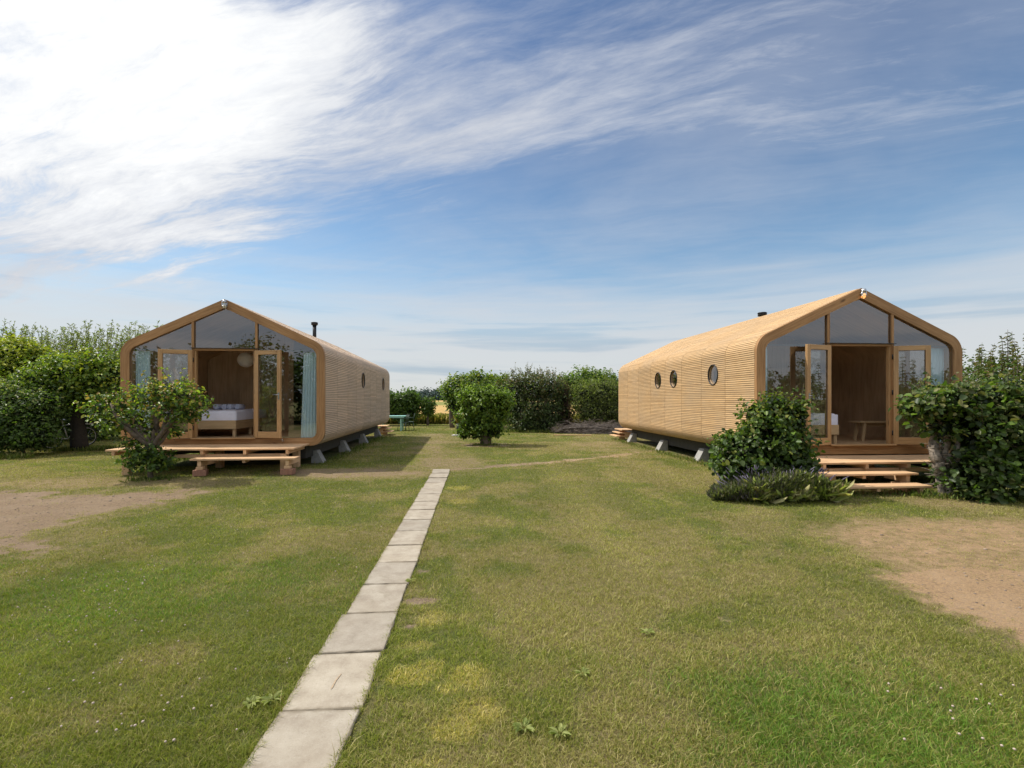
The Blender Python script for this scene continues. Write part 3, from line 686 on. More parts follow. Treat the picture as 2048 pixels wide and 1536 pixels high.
def shoots(name, label, cat, loc, xr, yr, z0, h, n, cols, lsize, nleaf, asp, spread=.25, base=None, whorl=False, bark='bark'):
    root = empty(name, loc, 0, label, cat)
    mb = MB(); P = []; A = []; 
    for i in range(n):
        x = random.uniform(*xr); y = random.uniform(*yr); hh = h * random.uniform(.55, 1.1)
        lean = Vector((random.gauss(0, spread), random.gauss(0, spread), 1))
        p0 = Vector((x, y, z0)); bend = Vector((random.gauss(.12, .12), 0, 0)) * hh
        pts = [p0 + lean * hh * t + bend * t * t for t in (0, .25, .5, .75, 1)]
        mb.tube(pts, [.018, .014, .010, .006, .003], 4)
        for k in range(nleaf):
            t = .15 + .85 * (k / nleaf if whorl else random.random())
            q = p0 + lean * hh * t + bend * t * t
            for m in range(4 if whorl else 1):
                a = random.random() * 6.283
                P.append(q); A.append((math.cos(a) * .8, math.sin(a) * .8, .15 if whorl else .75))
    P = np.array(P); A = np.array(A)
    N = np.cross(A, rng.normal(size=P.shape)) + np.array([0, 0, .4]); c = palette(len(P), cols, [1] * len(cols)) * (.75 + .5 * rng.random(len(P)))[:, None]
    s = lsize * (.6 + .7 * rng.random(len(P)))
    if base is not None:
        Pb, D, C, r = crown(base[0], base[1], 16, .16); Nb, cb, sb = foliage(Pb, D, lsize, cols, [1] * len(cols))
        P = np.concatenate([P, Pb]); N = np.concatenate([N, Nb]); c = np.concatenate([c, cb]); s = np.concatenate([s, sb]); A = np.concatenate([A, rng.normal(size=Pb.shape) + [0, 0, .5]])
    link('foliage', leaf_mesh('foliage', P, N, s, c, asp, along=A), M['leaf'], root)
    mb.build('stems', M[bark], root); return root
shoots('willow', 'feathery willow with tall upright shoots behind the left bushes', 'tree', (-19.3, 22, 0), (-4.6, 4.0), (-.9, .9), 1.9, 2.9, 380, WILL, .12, 64, .13, .12,
       base=([(x, 0, 2.0, 1.2, .9, 1.2) for x in (-4, -2.6, -1.2, .2, 1.6, 3.0)], 9000))
hr = empty('boundary_hedge', (11.0, 10.6, 0), R(58), 'tall dark hedge with upright shoots right of the right cabin', 'hedge')
bs = [(x, random.uniform(-.1, .2), z * (.8 if x < -.5 else 1.) * random.uniform(.94, 1.06), random.uniform(.8, 1.05), .75, .8 if x < -.5 else .95) for x in (-3.2, -2, -.8, .4, 1.6, 2.8, 4.0, 5.2) for z in (.85, 1.7)]
P, D, C_, r_ = crown(bs, 26000, 14, .13); N, c, s = foliage(P, D, .085, DARK + GREEN[:2], [3, 4, 3, 2, 2, 2, 2], [(.10, .12, .04), (.16, .11, .05)], .6)
link('foliage', leaf_mesh('foliage', P, N, s, c, .6), M['leaf'], hr)
mb = MB(); P = []; A = []
for i in range(46):
    x = random.uniform(-3.8, 5.6); p0 = Vector((x, random.uniform(-.4, .5), 1.75 if x < -.5 else 2.2)); hh = random.uniform(.4, 1.15)
    d = Vector((random.gauss(0, .08), random.gauss(0, .08), 1)) * hh; mb.tube([p0, p0 + d * .5, p0 + d], [.012, .008, .003], 4)
    for k in range(11):
        for m in range(5):
            a = m * 1.257 + k; P.append(p0 + d * (.1 + .9 * k / 11)); A.append((math.cos(a), math.sin(a), .3))
for i in range(60):
    q = C_[random.randrange(len(C_))]; limb(mb, (q[0] * .97, 0, .1), q, .02, .004, .1, 4, 4)
P = np.array(P); A = np.array(A)
link('shoots', leaf_mesh('shoots', P, np.tile([0, 0, 1.], (len(P), 1)) + rng.normal(size=P.shape) * .3, .075 * (.6 + .6 * rng.random(len(P))), palette(len(P), [(.11, .12, .04), (.15, .12, .05), (.08, .11, .03)], [1, 1, 1]), .4, along=A), M['leaf'], hr)
mb.build('stems', M['bark'], hr)

# lavender clump in front of the shrub
lv = empty('lavender', (*G(1548, 1000), 0), R(3), 'low lavender clump with purple flower spikes below the dense shrub', 'plant')
P = []; A = []; Cc = []; S = []; FP = []; FA = []
lw = .96
for i in range(11000):
    x = random.uniform(-lw, lw); y = random.uniform(-.32, .38) * math.sqrt(max(.05, 1 - (x / lw) ** 2)); top = (.34 + .12 * math.sin(x * 3 + 1)) * math.sqrt(max(.1, 1 - (x / lw) ** 4))
    t = random.random() ** .6
    dx = x * .12 + random.gauss(0, .05); p = Vector((x * (1 + .12 * t) + random.gauss(0, .02), y * (1 + .3 * t), t * top)); P.append(p)
    A.append((dx * 2 + random.gauss(0, .35), y + random.gauss(0, .35), .9)); g = random.random()
    right = x > .2 and random.random() < .5
    Cc.append(random.choice([(.26, .31, .08), (.34, .36, .12), (.18, .24, .06)]) if right else random.choice([(.17, .20, .09), (.13, .165, .065), (.21, .215, .13), (.25, .27, .10), (.20, .17, .19)])); S.append(random.uniform(.05, .12))
for i in range(700):                         # long arching grass-like leaves
    x = random.uniform(-.5, 1.0); a = random.gauss(.3 if x > .3 else 0, .7)
    P.append(Vector((x, random.uniform(-.3, .1), random.uniform(.02, .2)))); A.append((math.sin(a) * 1.2, random.uniform(-.9, -.1), random.uniform(.2, 1.1))); Cc.append(random.choice([(.40, .42, .14), (.50, .46, .24), (.32, .38, .10)])); S.append(random.uniform(.14, .30))
P = np.array([tuple(p) for p in P]); A = np.array(A)
link('foliage', leaf_mesh('foliage', P, np.cross(A, rng.normal(size=A.shape)) + 1e-3, np.array(S), np.array(Cc), .055, .3, A), M['leaf'], lv)
fm = MB()
for i in range(90):
    x = random.uniform(-.95, 1.0); y = random.uniform(-.3, .35); z = random.uniform(.30, .52) * math.sqrt(max(.25, 1 - (x / 1.15) ** 4)); l = Vector((x * .12 + random.gauss(0, .04), random.gauss(0, .05), .1))
    p = Vector((x, y, z)); fm.tube([p, p + l * .35, p + l * .7, p + l * random.uniform(.8, 1)], [.002, .007, .006, .002], 5)
fm.build('flower_spikes', simple('lavender_purple', (.25, .215, .31), .8, 0, .3, 30), lv)['kind'] = 'stuff'

# loose leaves of broad weeds in the lawn
def weed(px, py, r, lab, grp=None):
    x, y = G(px, py); w = empty('broadleaf_weed', (x, y, float(hgt(np.array(x), np.array(y)))), random.random() * 6, lab, 'weed', grp)
    n = 30; a = rng.random(n) * 6.283; A = np.stack([np.cos(a), np.sin(a), -.02 + .5 * rng.random(n) ** 2], -1)
    P = np.stack([np.cos(a) * .01, np.sin(a) * .01, np.full(n, .018)], -1)
    N = np.stack([-np.cos(a) * .3, -np.sin(a) * .3, np.ones(n)], -1)
    link('leaves', leaf_mesh('leaves', P, N, r * .62 * (.35 + .8 * rng.random(n)), palette(n, [(.27, .30, .10), (.33, .35, .13), (.2, .24, .07)], [1, 1, 1]), .34, .25, A), M['grass'], w)
weed(500, 1411, .10, 'pale broadleaf weed rosette left of the slab path'); weed(545, 1404, .09, 'weed rosette touching the left edge of the slab path')
weed(1048, 1462, .10, 'left of the two weed rosettes near the bottom middle of the lawn'); weed(1120, 1474, .08, 'right of the two weed rosettes near the bottom middle of the lawn')
weed(1165, 1354, .07, 'small lone weed rosette in the lawn right of the yellow patches'); weed(822, 1165, .07, 'weed rosette close to the right edge of the slab path')
weed(1295, 1272, .08, 'faint weed rosette in the middle of the right lawn')

# clover heads
mb = MB(); n = 0
while n < 150:
    px = random.uniform(20, 800); py = random.choice([random.uniform(1010, 1250), random.uniform(1100, 1500)]); x, y = G(px, py)
    X = np.array([x]); Y_ = np.array([y]); s_ = masks(X, Y_)
    if s_[0][0] > .3 or on_path(X, Y_, .08)[0] or fbm(X, Y_, .9, 3, 21)[0] < .47: continue
    n += 1; r = random.uniform(.005, .008); mb.ball((x, y, float(hgt(X, Y_)[0]) + random.uniform(.025, .042)), r, 1, 1, .8, 6, 4)
for k in range(16):
    x, y = G(random.uniform(1750, 2040), random.uniform(1380, 1520)); mb.ball((x, y, .045), .007, 1, 1, .8, 6, 4)
tag(mb.build('clover_flowers', simple('clover_white', (.5, .40, .33), .8)), 'tiny white clover flower heads scattered in the lawn', 'flowers', kind='stuff')

# pebbles and crumbs of soil on the bare ground
mb = MB(); n = 0
while n < 900:
    if random.random() < .5: x, y = random.uniform(3.4, 8.5), random.uniform(2.5, 6.9)
    else: x, y = random.uniform(-10, -5.4), random.uniform(5.4, 9.1)
    X_ = np.array([x]); Y_ = np.array([y])
    if masks(X_, Y_)[0][0] < .45: continue
    n += 1; r = random.uniform(.005, .013) * (1 + (random.random() < .06)); mb.ball((x, y, float(hgt(X_, Y_)[0]) + r * .2), r, random.uniform(.8, 1.4), 1, .6, 6, 4)
tag(mb.build('pebbles', simple('soil_crumbs', (.30, .235, .175), .95, 0, .6, 3)), 'small pebbles and soil crumbs on the bare patches', 'pebbles', kind='stuff')

# ------------------------------------------------------------------ path slabs
def slab_mat():
    m, t, b = new_mat('weathered_slab')
    P = t.node('ShaderNodeNewGeometry').outputs['Position']
    n1 = t.noise(P, 6, 6, .65); n2 = t.noise(P, 90, 4, .7); n3 = t.noise(P, 1.7, 3, .5)
    c = t.ramp(n1, [(.3, (.275, .235, .19)), (.5, (.35, .31, .255)), (.7, (.41, .37, .31))])
    c = t.mix(t.mrange(n2, .55, .75, 0, .5), c, (.5, .48, .44, 1)); c = t.mix(t.mrange(n2, .45, .28, 0, .45), c, (.19, .17, .14, 1))
    c = t.mix(t.mrange(n3, .45, .7, 0, .35), c, (.30, .25, .19, 1))
    uv = t.coord('UV'); sx = t.node('ShaderNodeSeparateXYZ'); t.l.new(uv, sx.inputs[0])
    e = t.math('MINIMUM', t.math('SUBTRACT', .5, t.math('ABSOLUTE', sx.outputs[0])), t.math('SUBTRACT', .5, t.math('ABSOLUTE', sx.outputs[1])))
    e = t.math('ADD', e, t.math('MULTIPLY', t.math('SUBTRACT', n1, .5), .12))
    c = t.mix(t.mrange(e, .05, .0, 0, .6), c, (.17, .14, .10, 1))
    n6 = t.noise(P, 3.2, 7, .7, 1.2); c = t.mix(t.mrange(n6, .56, .64, 0, .35), c, (.22, .19, .14, 1)); n7 = t.noise(P, 220, 2, .6); c = t.mix(t.mrange(n7, .66, .72, 0, .6), c, (.14, .12, .10, 1))
    oi = t.node('ShaderNodeObjectInfo').outputs['Random']
    c = t.mix(1., c, t.ramp(oi, [(0, (.90, .89, .88)), (1, (1.08, 1.06, 1.02))]), 'MULTIPLY')
    t.set(b.inputs['Base Color'], c); b.inputs['Roughness'].default_value = .9; b.inputs['Specular IOR Level'].default_value = .2
    t.set(b.inputs['Normal'], t.bump(t.math('ADD', n1, t.math('MULTIPLY', n2, .4)), .35, .012)); return m
M['slab'] = slab_mat()
M['rust'] = simple('rust_stain', (.40, .30, .20), .9, 0, .3, 40)
for k, y in enumerate(slab_y):
    bm = bmesh.new(); bmesh.ops.create_grid(bm, x_segments=8, y_segments=12, size=.5)
    ul = bm.loops.layers.uv.new('UVMap'); W_, L_ = (.43 if k < 5 else .40) + random.uniform(-.008, .004), .590 + random.uniform(-.004, .002)
    ph = random.random() * 9
    for v in bm.verts:
        x, yy = v.co.x, v.co.y; e = max(abs(x), abs(yy)) >= .499
        if .36 < abs(x) < .499: x = math.copysign(.486, x)
        if .40 < abs(yy) < .499: yy = math.copysign(.491, yy)
        v.co = Vector((x * W_ + (random.uniform(-.005, .004) if e else 0), yy * L_ + (random.uniform(-.004, .003) if e else 0), (-.006 if e else 0)))
    for f in bm.faces:
        for lp in f.loops: lp[ul].uv = (lp.vert.co.x / W_, lp.vert.co.y / L_)
    r_ = bmesh.ops.extrude_face_region(bm, geom=list(bm.faces)); 
    for g in r_['geom']:
        if isinstance(g, bmesh.types.BMVert): g.co.z -= .05
    bmesh.ops.recalc_face_normals(bm, faces=bm.faces)
    me = bpy.data.meshes.new('paving_slab'); bm.to_mesh(me); bm.free()
    o = link('paving_slab', me, M['slab']); x = float(path_x(y + .0))
    o.location = (x, y, .018 + float(hgt(np.array(x), np.array(y))) + random.uniform(-.003, .003)); o.rotation_euler = (random.gauss(0, .004), random.gauss(0, .009), TH_P + random.gauss(0, .014))
    lab = 'pale concrete slab laid in the straight path across the lawn'; grp = 'concrete slabs of the garden path'
    if k == 3:
        lab = 'large near concrete slab marked with an orange rust streak'; 
        mb = MB(); pts = [(0, 0), (.007, .02), (.009, .09), (.022, .16), (.017, .165), (.002, .1), (-.003, .02)]
        mb.face([(px - .0, py - .12, .0035) for px, py in pts]); s_ = mb.build('rust_streak', M['rust'], o)
    tag(o, lab, 'paving slab', grp if k != 3 else None)
    if k != 3: o['group'] = grp

# ------------------------------------------------------------------ cabins
W, HK, HA = 4.6, 2.42, 3.5
def profile(t, arc=9, r_b=.34, r_e=.42, r_a=.05):
    """rounded house outline offset inwards by t: list of points, clockwise from bottom left going up"""
    a = math.atan2(HA - HK, W / 2); w = W / 2 - t
    # eave vertex of offset lines, apex
    n = (-math.sin(a), math.cos(a)); c0 = n[0] * 0 + n[1] * HA - t           # n.x = c0 on left roof
    ez = (c0 - n[0] * (-w)) / n[1]; az = c0 / n[1]
    poly = [((-w, t), max(r_b - t, .04)), ((-w, ez), max(r_e - t, .08)), ((0, az), r_a), ((w, ez), max(r_e - t, .08)), ((w, t), max(r_b - t, .04))]
    out = []; m = len(poly)
    for i in range(m):
        p, r = Vector(poly[i][0]), poly[i][1]; A = (Vector(poly[i - 1][0]) - p).normalized(); B = (Vector(poly[(i + 1) % m][0]) - p).normalized()
        ang = A.angle(B); L = r / math.tan(ang / 2); c = p + (A + B).normalized() * (r / math.sin(ang / 2))
        s, e = p + A * L, p + B * L; a0 = math.atan2(s.y - c.y, s.x - c.x); a1 = math.atan2(e.y - c.y, e.x - c.x)
        dlt = (a1 - a0 + math.pi) % (2 * math.pi) - math.pi
        for k in range(arc + 1): out.append((c.x + r * math.cos(a0 + dlt * k / arc), c.y + r * math.sin(a0 + dlt * k / arc)))
    return out
def roof_z(u, t):
    a = math.atan2(HA - HK, W / 2); return (HA - t / math.cos(a)) - abs(u) * math.tan(a)

def ring_solid(name, t0, t1, y0, y1, mat, parent, nseg=1):
    A, B = profile(t0), profile(t1); n = len(A); mb = MB(); s = [0]
    for i in range(n): j = (i + 1) % n; s.append(s[-1] + math.dist(A[i], A[j]))
    for i in range(n):
        j = (i + 1) % n; sa, sb = s[i], s[i + 1]
        a0, a1, b0, b1 = A[i], A[j], B[i], B[j]; T = abs(t1 - t0)
        mb.face([(a0[0], y0, a0[1]), (a1[0], y0, a1[1]), (b1[0], y0, b1[1]), (b0[0], y0, b0[1])], [(sa, 0), (sb, 0), (sb, T), (sa, T)])
        mb.face([(a0[0], y1, a0[1]), (b0[0], y1, b0[1]), (b1[0], y1, b1[1]), (a1[0], y1, a1[1])], [(sa, 0), (sa, T), (sb, T), (sb, 0)])
        mb.face([(a0[0], y0, a0[1]), (a0[0], y1, a0[1]), (a1[0], y1, a1[1]), (a1[0], y0, a1[1])], [(sa, .5), (sa, .5 + y1 - y0), (sb, .5 + y1 - y0), (sb, .5)])
        mb.face([(b0[0], y0, b0[1]), (b1[0], y0, b1[1]), (b1[0], y1, b1[1]), (b0[0], y1, b0[1])], [(sa, y0), (sb, y0), (sb, y1), (sa, y1)])
    return mb.build(name, mat, parent)

# resampled outline with normals for the slats
def outline():
    A = profile(0., 14); n = len(A); P = []; S = [0.]
    for i in range(n): S.append(S[-1] + math.dist(A[i], A[(i + 1) % n]))
    L = S[-1]
    def P_(s):
        s %= L
        import bisect
        i = min(bisect.bisect_right(S, s) - 1, n - 1); t = (s - S[i]) / max(S[i + 1] - S[i], 1e-9); a, b = A[i], A[(i + 1) % n]
        return Vector((a[0] + (b[0] - a[0]) * t, a[1] + (b[1] - a[1]) * t))
    def N_(s):
        d = P_(s + .01) - P_(s - .01); return Vector((-d.y, d.x)).normalized()
    sgn = 1
    c = Vector((0, 1.5))
    if (P_(.5) - c).dot(N_(.5)) < 0: sgn = -1
    return L, P_, (lambda s: N_(s) * sgn)
OL, OP, ON = outline()
NS = 308; PT = OL / NS
def cladding(y0, y1, seed):
    rr = random.Random(seed); V = []; Fc = []; uv = []; sl = []
    prof = []
    for k in range(NS):
        s = k * PT; j = rr.uniform(-.0015, .0015)
        for (ds, t) in ((0, .014), (.001, .001 + j), (PT * .72, .001 + j), (PT * .72 + .001, .014)):
            p = OP(s + ds) - ON(s + ds) * t; prof.append((p.x, p.y))
    n = len(prof); inn = []
    for k in range(NS):
        s = k * PT
        for ds in (0, .001, PT * .72, PT * .72 + .001):
            p = OP(s + ds) - ON(s + ds) * .022; inn.append((p.x, p.y))
    for (yy) in (y0, y1):
        V += [(p[0], yy, p[1]) for p in prof]; V += [(p[0], yy, p[1]) for p in inn]
    o1 = 2 * n
    vals = [rr.random() for _ in range(NS)]; v2 = [rr.random() for _ in range(NS)]
    for i in range(n):
        j = (i + 1) % n; k = i // 4; gap = 1. if i % 4 == 3 else (.6 if i % 4 in (0, 2) else 0.)
        c = (vals[k], gap, v2[k]); s0 = k * PT
        Fc.append((i, o1 + i, o1 + j, j)); uv += [(y0, s0), (y1, s0), (y1, s0 + .03), (y0, s0 + .03)]; sl.append(c)
        Fc.append((n + i, n + j, o1 + n + j, o1 + n + i)); uv += [(y0, s0)] * 4; sl.append((0, 1, 0))
        Fc.append((i, j, n + j, n + i)); uv += [(y0, s0)] * 4; sl.append((vals[k], .35, 0))
        Fc.append((o1 + i, o1 + n + i, o1 + n + j, o1 + j)); uv += [(y0, s0)] * 4; sl.append((vals[k], .35, 0))
    me = bpy.data.meshes.new('cladding'); me.from_pydata(V, [], Fc)
    ul = me.uv_layers.new(name='UVMap'); ul.data.foreach_set('uv', np.array(uv, dtype=np.float32).ravel())
    a = me.color_attributes.new('slat', 'FLOAT_COLOR', 'CORNER'); c = np.ones((len(Fc), 4, 4), dtype=np.float32); c[:, :, :3] = np.array(sl, dtype=np.float32)[:, None, :]
    a.data.foreach_set('color', c.ravel())
    bm = bmesh.new(); bm.from_mesh(me); bmesh.ops.recalc_face_normals(bm, faces=bm.faces); bm.to_mesh(me); bm.free()
    return me

def cut(obj, holes):
    """bake round holes through the wall; holes: (side, y, z, r)"""
    if not holes: return
    mb = MB()
    for (sx, y, z, r) in holes: mb.cyl((sx * 1.8, y, z), (sx * 2.7, y, z), r, r, 40)
    c = mb.build('cutter', None); c.data.materials.clear()
    par = obj.parent; obj.parent = None; mw = obj.matrix_basis.copy(); obj.matrix_basis = Matrix()
    md = obj.modifiers.new('b', 'BOOLEAN'); md.object = c; md.operation = 'DIFFERENCE'; md.solver = 'EXACT'
    dg = bpy.context.evaluated_depsgraph_get(); dg.update()
    me = bpy.data.meshes.new_from_object(obj.evaluated_get(dg)); obj.modifiers.clear()
    obj.data = me; obj.parent = par; obj.matrix_basis = mw
    bpy.data.objects.remove(c)

def pane(parent, pts, y, name='window_pane', t=0):
    mb = MB(); mb.face([(p[0], y, p[1]) for p in pts]); return mb.build(name, M['glass'], parent)

def cabin(name, label, x, y, th, zb, L, nring, portholes, lit, cabcol):
    root = empty(name, (x, y, 0), th, label, 'cabin')
    body = root
    pitch = L / nring
    Z = lambda z: z + zb
    shift = Matrix.Translation((0, 0, zb))
    def sh(o): o.location.z += zb; return o
    holes = [(s, d, z, .235) for s, d, z in portholes]
    for k in range(nring):
        y0 = .0 + k * pitch + .006; y1 = (k + 1) * pitch - .006
        o = link('cladding', cladding(y0, y1, hash((x, k)) & 999), cabcol, root); cut(o, [h for h in holes if y0 - .3 < h[1] < y1 + .3]); sh(o)
    o = ring_solid('wall', .024, .15, .03, L - .03, M['ply'], root); cut(o, holes); sh(o)
    sh(ring_solid('front_frame', .006, .195, -.075, .02, M['frame'], root))
    # rear gable
    A = profile(.03, 4); mb = MB(); mb.face([(p[0], L - .01, p[1]) for p in A], [(p[1], p[0]) for p in A]); mb.face([(p[0], L - .06, p[1]) for p in reversed(A)]); sh(mb.build('rear_wall', M['frame'], root))
    # floor, partition
    mb = MB()
    for i in range(21): mb.box((-2.05 + i * .205, 1.85, .16), (.2, 3.55, .02))
    sh(mb.build('floor', M['ply'], root))
    for (u0, u1) in ((-2.14, -1.22), (-1.215, -.0), (.005, .38 if x < 0 else 1.21), (1.22, 2.14)):
        zt = lambda u: roof_z(u, .151); pts = [(u0, .151), (u0, min(zt(u0), 9)), *([(0, zt(0))] if u0 < 0 < u1 else []), (u1, zt(u1)), (u1, .151)]
        mb = MB(); mb.face([(p[0], 3.6, p[1]) for p in pts], [(p[1] + u0, p[0]) for p in pts]); sh(mb.build('partition_panel', M['ply'], root))
    # mullions
    for s in (-1, 1):
        u = s * .715; mb = MB(); z1 = roof_z(.74, .195); mb.box((u, -.02, (.195 + z1 + .03) / 2), (.055, .09, z1 + .03 - .195), bev=.004); sh(mb.build('mullion', M['frame'], root))
    mb = MB(); mb.box((0, -.02, 2.30), (1.37, .088, .05), bev=.004); sh(mb.build('transom', M['frame'], root))
    mb = MB(); mb.box((0, -.085, 2.328), (1.52, .05, .012)); sh(mb.build('drip_strip', M['gasket'], root))
    mb = MB(); mb.box((0, -.10, .20), (1.44, .12, .028), bev=.004); sh(mb.build('door_sill', M['door'], root))
    for s in (-1, 1): mb = MB(); mb.box((s * .665, -.005, 1.245), (.04, .07, 2.06)); sh(mb.build('door_jamb', M['door'], root))
    # glass and gaskets
    I = profile(.192, 9); 
    for s in (-1, 1):
        zt = roof_z(.745, .192); pts = [p for p in I if p[0] * s > .745]
        if s < 0:
            k = max(range(len(I)), key=lambda i: 0); 
        pts = sorted(pts, key=lambda p: math.atan2(p[1] - 1.3, p[0] * s - 1.2)) ; pts = [(s * .745, .192)] + pts + [(s * .745, zt)]
        o = sh(pane(root, pts, -.018)); mb = MB()
        q = pts + [pts[0]]
        for a, b in zip(q[:-1], q[1:]): mb.tube([(a[0], -.028, a[1]), (b[0], -.028, b[1])], .008, 4, False)
        sh(mb.build('gasket', M['gasket'], o)); o.children[0].location.z = 0
        mb = MB(); mb.box((s * 1.42, .10, 2.30), (1.42, .05, .035)); sh(mb.build('curtain_rail', M['gasket'], root))
    pts = [(-.685, 2.327), (.685, 2.327), (.685, roof_z(.685, .192)), (0, roof_z(0, .192)), (-.685, roof_z(.685, .192))]
    o = sh(pane(root, pts, -.018)); mb = MB(); q = pts + [pts[0]]
    for a, b in zip(q[:-1], q[1:]): mb.tube([(a[0], -.028, a[1]), (b[0], -.028, b[1])], .007, 4, False)
    mb.build('gasket', M['gasket'], o)
    # doors, hinged at the mullions and folded outwards
    for s in (-1, 1):
        leaf = MB(); w, z0, z1 = .685, .21, 2.28; sw = .095
        X = lambda q: -s * q                       # closed leaf points to the middle
        leaf.box((X(sw / 2), 0, (z0 + z1) / 2), (sw, .055, z1 - z0), bev=.004); leaf.box((X(w - sw / 2), 0, (z0 + z1) / 2), (sw, .055, z1 - z0), bev=.004)
        leaf.box((X(w / 2), 0, z1 - .05), (w - 2 * sw, .052, .10), bev=.003); leaf.box((X(w / 2), 0, z0 + .075), (w - 2 * sw, .052, .15), bev=.003)
        o = leaf.build('door', M['door'], root, (s * .70, -.085, zb), (0, 0, R(-164) if s < 0 else R(164)))
        mb = MB(); xa, xb = X(sw), X(w - sw); mb.face([(xa, 0, z0 + .15), (xb, 0, z0 + .15), (xb, 0, z1 - .1), (xa, 0, z1 - .1)]); mb.build('door_pane', M['glass'], o)
        mb = MB()
        for a, b in (((xa, z0 + .15), (xb, z0 + .15)), ((xb, z0 + .15), (xb, z1 - .1)), ((xb, z1 - .1), (xa, z1 - .1)), ((xa, z1 - .1), (xa, z0 + .15))):
            mb.box(((a[0] + b[0]) / 2, 0, (a[1] + b[1]) / 2), (abs(a[0] - b[0]) + .008, .02, abs(a[1] - b[1]) + .008))
        mb.build('door_gasket', M['gasket'], o)
        for z in (.45, 1.3, 2.05): mb = MB(); mb.cyl((X(-.008), .0, z - .05), (X(-.008), .0, z + .05), .014, .014, 10); mb.build('hinge', M['black'], o)
        if s > 0 or x > 0:
            mb = MB(); hx = X(w - .045)
            for yy in (-.045, .045):
                mb.tube([(hx, 0, 1.23), (hx, yy, 1.23), (hx + s * .02, yy * 1.1, 1.23), (hx + s * .14, yy * 1.1, 1.23)], .009, 8); mb.box((hx, yy * .7, 1.20), (.035, .006, .16))
            mb.build('door_handle', M['steel'], o)
    # hold-back hook below the right leaf
    mb = MB(); mb.tube([(1.36, -.08, .13), (1.36, -.2, .13), (1.36, -.2, .19)], .01, 6); sh(mb.build('door_hook', M['steel'], root))
    # portholes
    for (s, d, z) in portholes:
        mb = MB(); mb.torus((s * 2.305, d, z), (1, 0, 0), .243, .013, 32, 8); mb.tube([(s * 2.14, d, z), (s * 2.30, d, z)], .236, 32, False); o = sh(mb.build('porthole', M['black'], root))
        mb = MB(); mb.face([(s * 2.27, d + .23 * math.cos(a * math.pi / 18), z + .23 * math.sin(a * math.pi / 18)) for a in range(36)]); mb.build('porthole_pane', M['glass'], o)
    # floor beams below
    mb = MB()
    for s in (-1.72, 1.72): mb.box((s, L / 2, -.16), (.14, L - .3, .32))
    for k in range(5): mb.box((0, .8 + k * (L - 1.6) / 4, -.13), (3.2, .1, .2))
    sh(mb.build('floor_beam', M['dark'], root))
    # apex lamp is its own thing
    p = root.matrix_basis @ Vector((0.02, -.11, zb + HA - .17))
    lamp = empty('bulkhead_lamp', p, th, 'round glass bulkhead lamp glowing warm at the right cabin ridge' if lit else 'unlit glass bulkhead lamp at the left cabin ridge', 'lamp')
    mb = MB(); mb.cyl((0, .03, .03), (0, -.02, .03), .055, .055, 18); mb.cyl((0, -.0, .13), (0, .0, .06), .045, .045, 16)
    for a in range(4):
        an = a * math.pi / 2 + .4; mb.tube([(.052 * math.cos(an), .052 * math.sin(an) - .0, .1), (.058 * math.cos(an), .058 * math.sin(an), 0), (.03 * math.cos(an), .03 * math.sin(an), -.07)], .005, 5)
    mb.torus((0, 0, -.01), (0, 0, 1), .058, .005, 20, 6)
    mb.build('lamp_base', M['steel'], lamp)
    mb = MB(); mb.ball((0, 0, 0), .052, 1, 1, 1.45); mb.build('lamp_glass', M['lampglass'], lamp)
    mb = MB(); mb.ball((0, 0, -.01), .043, 1, 1, 1.4)
    if lit:
        m, t, b = new_mat('warm_bulb'); b.inputs['Emission Color'].default_value = (1, .45, .14, 1); b.inputs['Emission Strength'].default_value = 1.3; b.inputs['Base Color'].default_value = (.9, .5, .2, 1); bm_ = m
    else: bm_ = M['paper']
    mb.build('bulb', bm_, lamp)
    return root

def local(root, u, d, z=0): p = root.matrix_basis @ Vector((u, d, 0)); return (p.x, p.y, z)
LZ, RZ = .54, .507
cl = cabin('wooden_cabin', 'left wooden cabin with slatted shell and darker shaded side wall', -6.809, 11.837, .099, LZ, 10.66, 9, [(1, 4.58, 1.75), (1, 8.78, 1.75), (-1, 1.85, 1.75), (-1, 5.4, 1.75)], False, M['clad_grey'])
cr = cabin('wooden_cabin', 'right wooden cabin with sunlit slatted side and three portholes', 7.324, 10.511, .081, RZ, 9.6, 8, [(-1, 1.78, 1.75), (-1, 4.15, 1.75), (-1, 5.36, 1.75)], True, M['clad'])
bpy.context.view_layer.update()

# chimneys (part of the cabins)
def chimney(root, u, d, zb, top):
    mb = MB(); z0 = zb + roof_z(u, 0) - .05; mb.cyl((u, d, z0), (u, d, top - .1), .07, .07, 18); mb.cyl((u, d, z0), (u, d, z0 + .1), .11, .085, 18)
    o = mb.build('chimney', M['black'], root)
    mb = MB(); mb.cyl((u, d, top - .11), (u, d, top - .02), .125, .125, 20); mb.cyl((u, d, top - .03), (u, d, top), .14, .11, 20)
    for a in range(4): mb.box((u + .07 * math.cos(a * 1.57), d + .07 * math.sin(a * 1.57), top - .13), (.02, .02, .06))
    mb.build('chimney_cap', M['black'], o)
chimney(cl, -.25, 8.0, LZ, 4.72); chimney(cr, .55, 4.4, RZ, 4.27)

